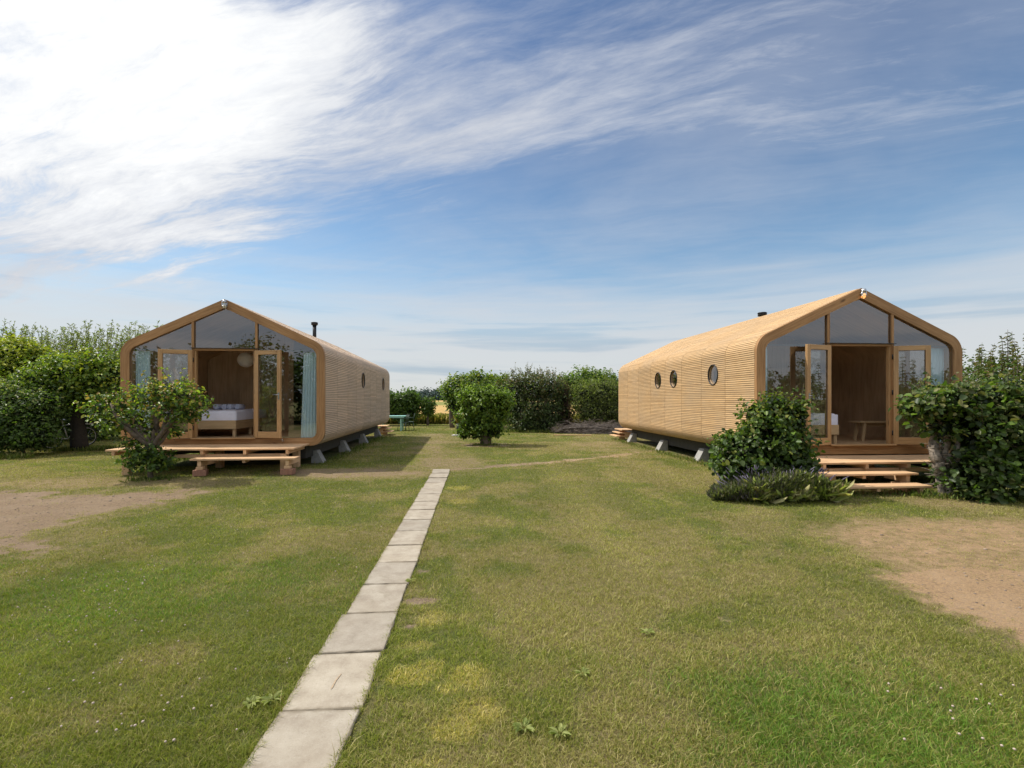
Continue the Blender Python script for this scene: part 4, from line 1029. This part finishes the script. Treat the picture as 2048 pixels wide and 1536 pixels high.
# concrete footings
def footing(root, u, d, s, lab, grp, top):
    g = bpy.data.objects.new('concrete_footing', None)
    x, y, _ = local(root, u, d); zb = float(hgt(np.array(x), np.array(y)))
    bm = bmesh.new(); w = .30
    z1 = top
    pr = [(-.12, 0), (.20, 0), (.02, z1), (-.12, z1)]; mb = MB(); n = 4
    f0 = [(a * s, -w / 2, z) for a, z in pr]; f1 = [(a * s, w / 2, z) for a, z in pr]
    mb.face(f0); mb.face(list(reversed(f1)))
    for i in range(n): mb.face([f0[i], f0[(i + 1) % n], f1[(i + 1) % n], f1[i]])
    o = mb.build('concrete_footing', M['conc']); bv = o.modifiers.new('bevel', 'BEVEL'); bv.width = .008; bv.segments = 2
    o.location = (x, y, zb - .01); o.rotation_euler = (0, 0, root.rotation_euler.z); tag(o, lab, 'footing', grp)
Lf = ['largest and nearest concrete footing under the left cabin', 'second concrete footing from the front under the left cabin', 'third concrete footing from the front under the left cabin', 'farthest concrete footing under the left cabin']
for k, d in enumerate((.9, 3.75, 6.8, 10.0)): footing(cl, 1.86, d, 1, Lf[k], 'concrete footings under the left cabin', .33 if k == 0 else .36)
Rf = ['nearest concrete footing under the right cabin', 'middle concrete footing under the right cabin with a spacer on top', 'farthest concrete footing under the right cabin']
for k, d in enumerate((3.13, 5.95, 9.0)): footing(cr, -1.92, d, -1, Rf[k], 'concrete footings under the right cabin', .34)

# curtains
def curtain(root, u0, u1, zb, flare, lab):
    n = 90; V = []; z1, z0 = zb + 2.27, zb + .19
    ph = random.random() * 6
    for j in range(13):
        t = j / 12; z = z1 + (z0 - z1) * t
        for i in range(n + 1):
            s = i / n; a = u0 + (u1 - u0) * s + flare * (1 - s) * t
            V.append((a, .15 + .016 * math.sin(s * 34 + ph + .6 * math.sin(t * 3)) * (.6 + .5 * t) + .004 * math.sin(s * 71 + t * 2), z))
    Fc = np.array([(j * (n + 1) + i, j * (n + 1) + i + 1, (j + 1) * (n + 1) + i + 1, (j + 1) * (n + 1) + i) for j in range(12) for i in range(n)])
    me = raw_mesh('curtain', np.array(V), Fc, None, True)
    o = link('curtain', me, M['curtain']); o.location = root.location; o.rotation_euler = root.rotation_euler; return tag(o, lab, 'curtain')
curtain(cl, -2.09, -1.78, LZ, .0, 'pale blue curtain at the left side of the left cabin')
curtain(cl, 1.74, 2.07, LZ, -.07, 'pale blue curtain at the right side of the left cabin')
curtain(cr, -2.12, -1.93, RZ, .0, 'narrow pale blue curtain at the left side of the right cabin')
curtain(cr, 1.70, 2.10, RZ, .0, 'pale blue curtain at the right side of the right cabin')

# beds
def bed(root, zb, u0, u1, d0, lab):
    b = empty('bed', local(root, (u0 + u1) / 2, d0 + 1, zb + .17), root.rotation_euler.z, lab, 'bed'); w = u1 - u0
    mb = MB(); h = w / 2
    for (c, d) in (((0, -1.0, .31), (w, .03, .22)), ((0, 1., .31), (w, .03, .22)), ((-h + .015, 0, .31), (.03, 1.97, .218)), ((h - .015, 0, .31), (.03, 1.97, .218))): mb.box(c, d, bev=.003)
    mb.box((0, 0, .25), (w - .06, 1.95, .02)); mb.build('bed_frame', M['bedwood'], b)
    for sx in (-1, 1):
        for yy in (-.95, 0, .95):
            mb = MB(); mb.box((sx * (h - .06), yy, .1), (.07, .07, .2), bev=.004); mb.build('leg', M['bedwood'], b)
    bm = bmesh.new(); bmesh.ops.create_grid(bm, x_segments=30, y_segments=30, size=.5)
    for v in bm.verts:
        x, y = v.co.x, v.co.y; e = max(abs(x), abs(y)); v.co = Vector((x * (w - .02), y * 1.98, .66 + .018 * math.sin(x * 9 + y * 4) * math.cos(y * 11) + .01 * random.random() - (.03 if e > .49 else 0)))
    edge = [e for e in bm.edges if e.is_boundary]; r = bmesh.ops.extrude_edge_only(bm, edges=edge)
    for v in [g for g in r['geom'] if isinstance(g, bmesh.types.BMVert)]: v.co.z = .385 + .008 * math.sin(v.co.x * 30 + v.co.y * 25); v.co.x *= 1.004
    for f in bm.faces: f.smooth = True
    me = bpy.data.meshes.new('mattress'); bm.to_mesh(me); bm.free(); link('mattress', me, M['linen'], b)
    return b
bed(cl, LZ, -1.9, -.09, .75, 'double bed with white linen on low pine frame in the left cabin')
bed(cr, RZ, -1.85, -.02, .55, 'bed with white linen on pine frame in the right cabin')
for k, u in enumerate((-1.2, -1.0, -.81, -.63)):
    mb = MB(); r = .075; mb.tube([(0, -.2, 0), (0, -.19, 0), (0, .19, 0), (0, .2, 0)], [r * .8, r, r, r * .8], 20)
    pts = [(r * .9 * (1 - a / 30) * math.cos(a * .55), -.204, r * .9 * (1 - a / 30) * math.sin(a * .55)) for a in range(28)]; mb.tube(pts, .003, 5)
    o = mb.build('rolled_towel', M['towel']); o.location = local(cl, u, 2.25, LZ + .17 + .66 + .085); o.rotation_euler = (0, 0, cl.rotation_euler.z + random.uniform(-.15, .15))
    tag(o, 'pale blue rolled towel in the row on the left cabin bed', 'towel', 'rolled towels on the bed')
# pendant globe
pl = empty('pendant_lamp', local(cl, -.62, 2.6, LZ + 2.26), 0, 'round white paper globe lamp hanging in the left cabin', 'lamp')
mb = MB(); mb.ball((0, 0, 0), .225, 1, 1, .96, 28, 18); mb.build('lamp_shade', M['paper'], pl)
mb = MB(); mb.tube([(0, 0, .2), (0, 0, roof_z(.62, .15) - 2.27)], .004, 6); mb.build('cord', M['black'], pl)
# bench in right cabin
bn = empty('bench', local(cr, 1.45, 1.25, RZ + .17), cr.rotation_euler.z, 'plain pine bench with splayed legs inside the right cabin', 'bench')
mb = MB(); mb.box((0, 0, .45), (1.05, .34, .035), bev=.004); mb.build('seat', M['bedwood'], bn)
for sx in (-1, 1):
    for sy in (-1, 1):
        mb = MB(); mb.box((0, 0, .22), (.06, .05, .44), Matrix.Translation((sx * .42, sy * .12, 0)) @ Matrix.Rotation(sx * -.13, 4, 'Y'), bev=.003); mb.build('leg', M['bedwood'], bn)
mb = MB(); mb.box((0, 0, .38), (.8, .03, .08)); mb.build('stretcher', M['bedwood'], bn)

# decks and steps
def deck(root, u0, u1, dtop, d0, lab):
    t = empty('timber_deck', local(root, 0, 0), root.rotation_euler.z, lab, 'deck')
    nb = 8; bw = (d0 - .02) / nb
    for i in range(nb):
        mb = MB(); mb.box(((u0 + u1) / 2, -.05 - bw * (i + .5), dtop - .0175), (u1 - u0 + random.uniform(-.008, .008), bw - .006, .035), bev=.003); mb.build('deck_board', M['deck'], t)
    mb = MB(); n = 5
    for i in range(n): mb = MB(); mb.box((u0 + .15 + (u1 - u0 - .3) * i / (n - 1), -.04 - d0 / 2, dtop - .036 - .045), (.06, d0 - .05, .09), bev=.003); mb.build('joist', M['deck'], t)
    for i, u in enumerate((u0 + .35, (u0 + u1) / 2 - .05, u1 - .25)):
        for d in (-.25, -d0 + .12):
            x, y, _ = local(root, u, d); zg = float(hgt(np.array(x), np.array(y)))
            mb = MB(); mb.box((u, d, (zg + dtop - .13) / 2), (.14, .14, dtop - .13 - zg), bev=.004); mb.build('post', M['deck'], t)
    mb = MB(); mb.box(((u0 + u1) / 2, -d0 + .12, dtop - .165), (u1 - u0 - .5, .07, .075), bev=.003); mb.build('bearer', M['deck'], t)
    return t
deck(cl, -1.88, 1.95, .60, 1.17, 'wide fresh timber deck at the front of the left cabin')
deck(cr, -1.77, 1.9, .49, 1.14, 'timber deck at the front of the right cabin behind two steps')
def step(root, u0, u1, ztop, df, depth, blocks, lab, back=.55):
    x, y, _ = local(root, (u0 + u1) / 2, df + depth / 2); zg = float(hgt(np.array(x), np.array(y)))
    t = empty('timber_step', local(root, 0, 0), root.rotation_euler.z, lab, 'step')
    for i in range(2): mb = MB(); mb.box(((u0 + u1) / 2, df + depth * (.25 + .5 * i), ztop - .0175), (u1 - u0, depth / 2 - .006, .035), bev=.003); mb.build('tread_board', M['deck'], t)
    for u in (u0 + .17, u1 - .17):
        mb = MB(); mb.box((u, df + .04 + back / 2, ztop - .036 - .065), (.07, back, .13), bev=.003); mb.build('stringer', M['deck'], t)
        mb = MB(); z0 = zg + (.13 if blocks else -.01); mb.box((u, df + .10, (z0 + ztop - .17) / 2), (.13, .12, max(ztop - .17 - z0, .02)), bev=.003); mb.build('leg', M['deck'], t)
    mb = MB(); mb.box(((u0 + u1) / 2, df + .16, ztop - .036 - .03), (.06, .22, .06)); mb.build('brace', M['deck'], t)
    if blocks:
        for i, u in enumerate((u0 + .17, u1 - .17)):
            mb = MB(); mb.box((0, 0, .065), (.25, .22, .12), bev=.006); mb.box((0, -.112, .065), (.045, .02, .118)); o = mb.build('support_block', M['brick']); o.location = local(root, u, df + .1, zg); o.rotation_euler = (0, 0, root.rotation_euler.z + (.25 if i == 0 else -.03))
            tag(o, ('clay block under the left end of the left cabin step', 'clay block under the right end of the left cabin step')[i], 'block', 'clay blocks under the step')
step(cl, -.02, 2.08, .425, -1.55, .30, True, 'single timber step resting on clay blocks at the left cabin', .75)
step(cr, -2.14, -.12, .335, -1.55, .30, False, 'upper timber step below the right cabin deck', .5)
step(cr, -2.12, -.22, .175, -1.92, .32, False, 'lower timber step nearest the lawn at the right cabin', .6)
# steps seen at the rear corners
def rear_step(root, s, L, lab):
    t = empty('rear_steps', local(root, s * 2.0, L + .55), root.rotation_euler.z, lab, 'steps')
    for k, (du, z) in enumerate(((0., .42), (.10, .30), (.22, .17))):
        mb = MB(); mb.box((s * (-.1 + du), 0, z), (.5, 1.0, .04), bev=.004); mb.build('tread_board', M['deck'], t)
    mb = MB(); mb.box((s * -.12, -.42, .2), (.22, .12, .18)); mb.box((s * -.12, .35, .2), (.22, .12, .38)); mb.box((s * .1, -.3, .08), (.12, .12, .16)); mb.build('support', M['deck'], t)
rear_step(cr, -1, 9.6, 'stacked timber steps at the rear corner of the right cabin'); rear_step(cl, 1, 10.66, 'small timber steps at the rear corner of the left cabin')

# ------------------------------------------------------------------ garden table and chairs
tb = empty('garden_table', (-6.35, 26.3, 0), R(4), 'mint green metal table behind the left cabin', 'table')
mb = MB(); mb.box((0, 0, .77), (1.5, .8, .04), bev=.01); mb.box((0, -.36, .72), (1.38, .03, .07)); mb.box((0, .36, .72), (1.38, .03, .07)); mb.build('tabletop', M['mint'], tb)
for sx in (-1, 1):
    for sy in (-1, 1): mb = MB(); mb.box((sx * .52, sy * .33, .375), (.07, .06, .75), bev=.006); mb.build('leg', M['mint'], tb)
def chair(x, y, rz, lab):
    c = empty('garden_chair', (x, y, 0), rz, lab, 'chair', 'dark green chairs around the mint table')
    mb = MB(); mb.box((0, 0, .44), (.46, .44, .025), bev=.01); mb.build('seat', M['olive'], c)
    mb = MB()
    for i in range(7): mb.tube([(-.2 + i * .066, .2, .45), (-.2 + i * .066, .25, .84)], .012, 6)
    mb.tube([(-.23, .25, .84), (0, .27, .86), (.23, .25, .84)], .018, 6); mb.build('backrest', M['olive'], c)
    mb = MB()
    for s in (-1, 1): mb.tube([(s * .24, .23, .66), (s * .25, -.18, .66), (s * .24, -.2, .44)], .014, 6)
    mb.build('armrest', M['olive'], c)
    for sx in (-1, 1):
        for sy in (-1, 1): mb = MB(); mb.tube([(sx * .19, sy * .18, .44), (sx * .24, sy * .23, 0)], .013, 6); mb.build('leg', M['olive'], c)
chair(-5.72, 26.2, R(-100), 'dark green chair at the right front of the mint table')
chair(-5.55, 27.0, R(-80), 'dark green chair farther back at the right end of the mint table')
chair(-6.75, 25.75, R(185), 'dark green chair partly hidden by the left cabin')

# ------------------------------------------------------------------ bicycle behind the dark trunk
bk = empty('bicycle', (*at(139, 895, 17.2)[:2], 0), R(72), 'pale silver bicycle half hidden behind the dark tree trunk', 'bicycle')
for xx in (-.52, .52):
    mb = MB(); mb.torus((xx, 0, .34), (0, 1, 0), .325, .018, 30, 8); w_ = mb.build('wheel', M['rubber'], bk)
    mb = MB(); mb.torus((xx, 0, .34), (0, 1, 0), .30, .01, 30, 6)
    for a in range(12): mb.tube([(xx, 0, .34), (xx + .3 * math.cos(a * .5236), 0, .34 + .3 * math.sin(a * .5236))], .0025, 4)
    mb.build('rim', M['silver'], w_)
mb = MB()
for a, b in (((-.52, 0, .34), (-.05, 0, .30)), ((-.05, 0, .30), (-.2, 0, .82)), ((-.05, 0, .30), (.38, 0, .78)), ((-.52, 0, .34), (-.18, 0, .76)), ((-.18, 0, .76), (.36, 0, .86)), ((.36, 0, .98), (.52, 0, .34)), ((-.2, 0, .82), (-.22, 0, .92))): mb.cyl(a, b, .018, .018, 8)
mb.build('bicycle_frame', M['silver'], bk)
mb = MB(); mb.tube([(.26, -.28, 1.04), (.36, -.22, 1.06), (.36, .22, 1.06), (.26, .28, 1.04)], .014, 8); mb.build('handlebar', M['silver'], bk)
mb = MB(); mb.ball((-.22, 0, .95), .12, 1.2, .7, .35); mb.build('saddle', M['silver'], bk)
mb = MB(); mb.box((.6, 0, .86), (.22, .3, .2), bev=.03); mb.build('front_basket', M['silver'], bk)

# black bin and pale stone by the middle tree, brush heap by the hedge
bb = empty('black_bin', (*G(919, 869), 0), 0, 'short black bin left of the round tree', 'bin')
mb = MB(); mb.cyl((0, 0, 0), (0, 0, .5), .12, .15, 18); mb.build('bin_body', M['black'], bb); mb = MB(); mb.torus((0, 0, .5), (0, 0, 1), .15, .015, 20, 6); mb.build('rim', M['black'], bb)
mb = MB(); mb.ball((0, 0, .02), .14, 1.4, .8, .45, 9, 6); o = mb.build('stone', M['stone']); o.location = (*G(911, 872), 0); tag(o, 'flat pale stone on the lawn beside the black bin', 'stone')
bh = empty('brush_heap', (4.0, 24.2, 0), R(-4), 'low heap of dry grey brown brushwood along the far hedge', 'brushwood')
mb = MB()
for i in range(520):
    x = random.uniform(-2.0, 1.9); top = .62 * math.sqrt(max(.05, 1 - (x / 2.1) ** 4)); y = random.gauss(0, .38); z = random.uniform(0, top) * math.exp(-y * y * 1.2)
    a = random.uniform(0, 6.28); l = random.uniform(.25, .7); e = random.gauss(0, .3); p = Vector((x, y, z + .03)); d = Vector((math.cos(a), math.sin(a) * .6, e)) * l
    mb.tube([p - d * .5, p + Vector((0, 0, .03)), p + d * .5], [.009, .008, .004], 4)
mb.build('twigs', simple('dry_twigs', (.15, .12, .10), .95, 0, .4, 12), bh)
mb = MB()
bm = bmesh.new(); bmesh.ops.create_icosphere(bm, subdivisions=4, radius=1)
for v in bm.verts:
    n = fbm(np.array([v.co.x * 2 + 5]), np.array([v.co.y * 2 + v.co.z * 2]), 1.5, 4, 3)[0]; v.co *= .8 + .4 * n; v.co = Vector((v.co.x * 1.9, v.co.y * .55, max(v.co.z * .5, -.1)))
me = bpy.data.meshes.new('earth_core'); bm.to_mesh(me); bm.free(); link('earth_core', me, simple('brush_earth', (.085, .07, .06), .95, 0, .5, 9, .8), bh)
# long board lying on lawn near hedge
mb = MB(); mb.box((0, 0, .03), (1.7, .12, .035)); o = mb.build('board', M['deck']); o.location = (*G(1145, 871.5), 0); o.rotation_euler = (0, 0, R(-6)); tag(o, 'thin pale board lying on the grass before the far hedge', 'board')

# ------------------------------------------------------------------ wheat field, tall grass, far trees
def field_mat():
    m, t, b = new_mat('ripe_wheat'); P = t.node('ShaderNodeNewGeometry').outputs['Position']; sx = t.node('ShaderNodeSeparateXYZ'); t.l.new(P, sx.inputs[0])
    n = t.noise(t.mapping(P, (1, .35, 1)), 2.2, 6, .7); n2 = t.noise(P, .05, 3, .5)
    c = t.ramp(n, [(.3, (.30, .19, .07)), (.5, (.46, .31, .125)), (.7, (.56, .40, .18))])
    yy = t.math('ADD', sx.outputs[1], t.math('MULTIPLY', n2, 30))
    gm = t.math('MULTIPLY', t.mrange(yy, 95, 115), t.mrange(yy, 200, 235, 1, 0))
    c = t.mix(t.math('MULTIPLY', gm, .85), c, (.17, .20, .06, 1))
    t.set(b.inputs['Base Color'], c); b.inputs['Roughness'].default_value = .95; b.inputs['Specular IOR Level'].default_value = .05
    t.set(b.inputs['Normal'], t.bump(n, .8, .1)); return m
xf = np.concatenate([np.linspace(-300, -40, 20), np.arange(-38, 38, .6), np.linspace(40, 300, 20)]); yf = np.concatenate([np.arange(36, 60, .5), np.geomspace(60, 400, 40)])
Xf, Yf = np.meshgrid(xf, yf); Zf = .5 + .12 * (fbm(Xf, Yf, .8, 4, 31) - .5) + np.where(Yf < 36.3, -.5, 0)
idx = np.arange(len(xf) * len(yf)).reshape(len(yf), len(xf)); Fq = np.stack([idx[:-1, :-1], idx[:-1, 1:], idx[1:, 1:], idx[1:, :-1]], -1).reshape(-1, 4)
tag(link('wheat_field', raw_mesh('wheat_field', np.stack([Xf, Yf, Zf], -1).reshape(-1, 3), Fq, None, True), field_mat()), kind='structure')
n = 26000; x = rng.uniform(-16, 12, n); y = 33.2 + np.abs(rng.normal(size=n)) * 1.2; h = .3 + .45 * rng.random(n)
A = np.stack([rng.normal(size=n) * .3, rng.normal(size=n) * .3, np.ones(n)], -1)
cc = palette(n, [(.42, .36, .12), (.32, .33, .09), (.52, .42, .18), (.22, .26, .07)], [3, 3, 3, 2]) * (.7 + .6 * fbm(x, y, .6, 3, 22))[:, None]
tag(link('tall_grass', leaf_mesh('tall_grass', np.stack([x, y, np.zeros(n)], -1), np.cross(A, rng.normal(size=(n, 3))), h, cc, .05, .2, A), M['grass']), 'tall yellow green grass strip between the lawn and the wheat', 'grass', kind='stuff')
def belt(name, label, y, x0, x1, hfun, n, size, cols, mat='haze_leaf', depth=6):
    bl = []; x = x0
    while x < x1:
        h = hfun(x) * random.uniform(.75, 1.12); r = h * random.uniform(.4, .6)
        bl.append((x, y + random.uniform(-depth, depth) / 2, h * .62, r, r, h * .42)); bl.append((x + r * .5, y, h * .35, r * 1.1, r, h * .36)); x += r * random.uniform(.9, 1.4)
    P, D, C, r = crown(bl, n, 22, size * 1.1); N, c, s = foliage(P, D, size, cols, [1] * len(cols)); 
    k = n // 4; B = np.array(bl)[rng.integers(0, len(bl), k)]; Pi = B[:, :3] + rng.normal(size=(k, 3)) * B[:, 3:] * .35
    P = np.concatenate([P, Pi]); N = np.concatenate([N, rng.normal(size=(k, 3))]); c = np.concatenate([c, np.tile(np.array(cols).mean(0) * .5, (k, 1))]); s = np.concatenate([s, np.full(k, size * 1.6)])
    tag(link(name, leaf_mesh(name, P, N, s, c, .8), M[mat]), label, 'trees', kind='stuff')
belt('distant_wood', 'hazy dark wood on the horizon beyond the wheat field', 430, -190, 190, lambda x: 7 + 3.2 * math.sin(x * .045 + 4) , 30000, 1.5, [(.10, .14, .14), (.12, .16, .15), (.085, .12, .125)], depth=20)  # atmospheric haze is painted into the blue-green leaf colours
belt('tree_belt', 'row of trees behind the camera reflected in the cabin glazing', -13, -46, 40, lambda x: (5.6 if x < -8 else 2.6 + (1.6 if x > 22 else 0)) , 70000, .20, DARK[:3] + GREEN[:1], 'leaf', 3)

# ------------------------------------------------------------------ light and sky
SUN_EL = 53.; sd = Vector((-1, .32, 0)).normalized()       # horizontal direction towards the sun
sunv = Vector((sd.x * math.cos(R(SUN_EL)), sd.y * math.cos(R(SUN_EL)), math.sin(R(SUN_EL))))
su = bpy.data.lights.new('sun', 'SUN'); su.energy = 4.8; su.angle = R(.6); su.color = (1, .94, .83)
so_ = bpy.data.objects.new('sun', su); COL.objects.link(so_); so_.rotation_euler = (-sunv).to_track_quat('-Z', 'Y').to_euler()
w = bpy.data.worlds.new('World'); scene.world = w; w.use_nodes = True
t = NT(w.node_tree); bg = t.n['Background']
sky = t.node('ShaderNodeTexSky'); sky.sky_type = 'NISHITA'; sky.sun_disc = False; sky.sun_elevation = R(SUN_EL)
sky.sun_rotation = math.atan2(sd.x, sd.y); sky.altitude = 0; sky.air_density = 1.0; sky.dust_density = .6; sky.ozone_density = 1.6
D = t.coord('Generated'); sx = t.node('ShaderNodeSeparateXYZ'); t.l.new(D, sx.inputs[0])
X, Y, Z = sx.outputs
zz = t.math('MAXIMUM', Z, .0)
den = t.math('ADD', zz, .12)
cx = t.node('ShaderNodeCombineXYZ'); t.set(cx.inputs[0], t.math('DIVIDE', X, den)); t.set(cx.inputs[1], t.math('DIVIDE', Y, den))
P = cx.outputs[0]
ANG = R(20)
Pr = t.mapping(P, (1, 1, 1), (0, 0, 0), (0, 0, ANG))         # x along the streaks
spr = t.node('ShaderNodeSeparateXYZ'); t.l.new(Pr, spr.inputs[0]); S_, Q_ = spr.outputs[0], spr.outputs[1]
warp = t.noise(Pr, 1.1, 3, .5)
cw = t.node('ShaderNodeCombineXYZ'); t.set(cw.inputs[0], t.math('MULTIPLY', S_, .55)); t.set(cw.inputs[1], t.math('ADD', t.math('MULTIPLY', Q_, 2.6), t.math('MULTIPLY', warp, 1.1)))
st_ = t.noise(cw.outputs[0], 1.7, 14, .66, .35)              # streaky cirrus
soft = t.noise(Pr, .9, 6, .55, .3)
fine = t.noise(t.mapping(Pr, (2.2, 7, 1)), 2.4, 8, .7, .4)
c1 = Vector((-.95, 1, .96)).normalized()
dt = t.vmath('DOT_PRODUCT', D, tuple(c1))
dt = t.math('ADD', dt, t.math('ADD', t.math('MULTIPLY', t.math('SUBTRACT', soft, .5), .10), t.math('MULTIPLY', t.math('SUBTRACT', st_, .5), .16)))
white = t.mrange(dt, .895, 1.0)
def gauss(v, c, w): return t.math('EXPONENT', t.math('MULTIPLY', t.math('POWER', t.math('DIVIDE', t.math('SUBTRACT', v, c), w), 2.), -1.))
band = t.math('ADD', t.math('MULTIPLY', gauss(Q_, 1.40, .16), t.mrange(S_, .4, -1.0)), t.math('MULTIPLY', gauss(Q_, 1.15, .30), t.math('MULTIPLY', t.mrange(S_, .5, -.3), .8)))
band2 = t.math('MULTIPLY', gauss(Q_, 1.02, .16), t.mrange(S_, 1.4, .2))
n = t.math('ADD', t.math('MULTIPLY', st_, .72), t.math('ADD', t.math('MULTIPLY', soft, .22), t.math('MULTIPLY', fine, .22)))
n = t.math('ADD', n, t.mrange(Q_, 2.5, 1.6, -.14, -.02)); n = t.math('ADD', n, t.math('ADD', t.math('MULTIPLY', band, .15), t.math('MULTIPLY', band2, .03))); n = t.math('ADD', n, t.math('MULTIPLY', white, .40))
dens = t.mrange(n, .47, .93)
veil = t.math('MULTIPLY', t.mrange(t.math('ADD', soft, t.math('MULTIPLY', st_, .5)), .5, 1.0), .36)
dens = t.math('MAXIMUM', dens, veil)
cloudc = t.mix(white, (6.2, 6.5, 7.2, 1), (10.8, 10.8, 10.7, 1))
cloudc = t.mix(1., cloudc, t.ramp(fine, [(.25, (.86, .88, .92)), (.7, (1.05, 1.05, 1.04))]), 'MULTIPLY')
base = t.mix(1., sky.outputs[0], t.mix(t.mrange(Z, .2, .6), (1.18, 1.36, 1.36, 1), (.92, 1.04, 1.16, 1)), 'MULTIPLY')
c = t.mix(dens, base, cloudc)
# unseen bright cloud, added overhead and behind the viewer to fill the facades
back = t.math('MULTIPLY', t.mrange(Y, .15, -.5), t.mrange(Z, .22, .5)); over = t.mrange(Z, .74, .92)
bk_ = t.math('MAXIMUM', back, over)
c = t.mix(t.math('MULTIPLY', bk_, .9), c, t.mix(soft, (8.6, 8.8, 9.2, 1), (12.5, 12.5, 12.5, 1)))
# pale layer near the horizon with thin grey-blue streaks
az = t.math('DIVIDE', X, t.math('ADD', t.math('ABSOLUTE', Y), .001))
hc = t.node('ShaderNodeCombineXYZ'); t.set(hc.inputs[0], t.math('MULTIPLY', X, 1.6)); t.set(hc.inputs[1], t.math('MULTIPLY', Z, 22)); t.set(hc.inputs[2], Y)
hn = t.noise(hc.outputs[0], 1.3, 7, .55, .3)
hz = t.mrange(t.math('ADD', Z, t.math('MULTIPLY', t.math('SUBTRACT', hn, .5), .16)), .27, .09)
hcol = t.mix(t.mrange(hn, .52, .68), (6.9, 7.0, 7.2, 1), (4.6, 5.3, 6.2, 1))
c = t.mix(t.math('MULTIPLY', hz, .85), c, hcol)
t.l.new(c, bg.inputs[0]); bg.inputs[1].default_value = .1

scene.cycles.max_bounces = 8; scene.cycles.transparent_max_bounces = 16; scene.cycles.diffuse_bounces = 4
scene.cycles.use_denoising = True
scene.cycles.sample_clamp_indirect = 6
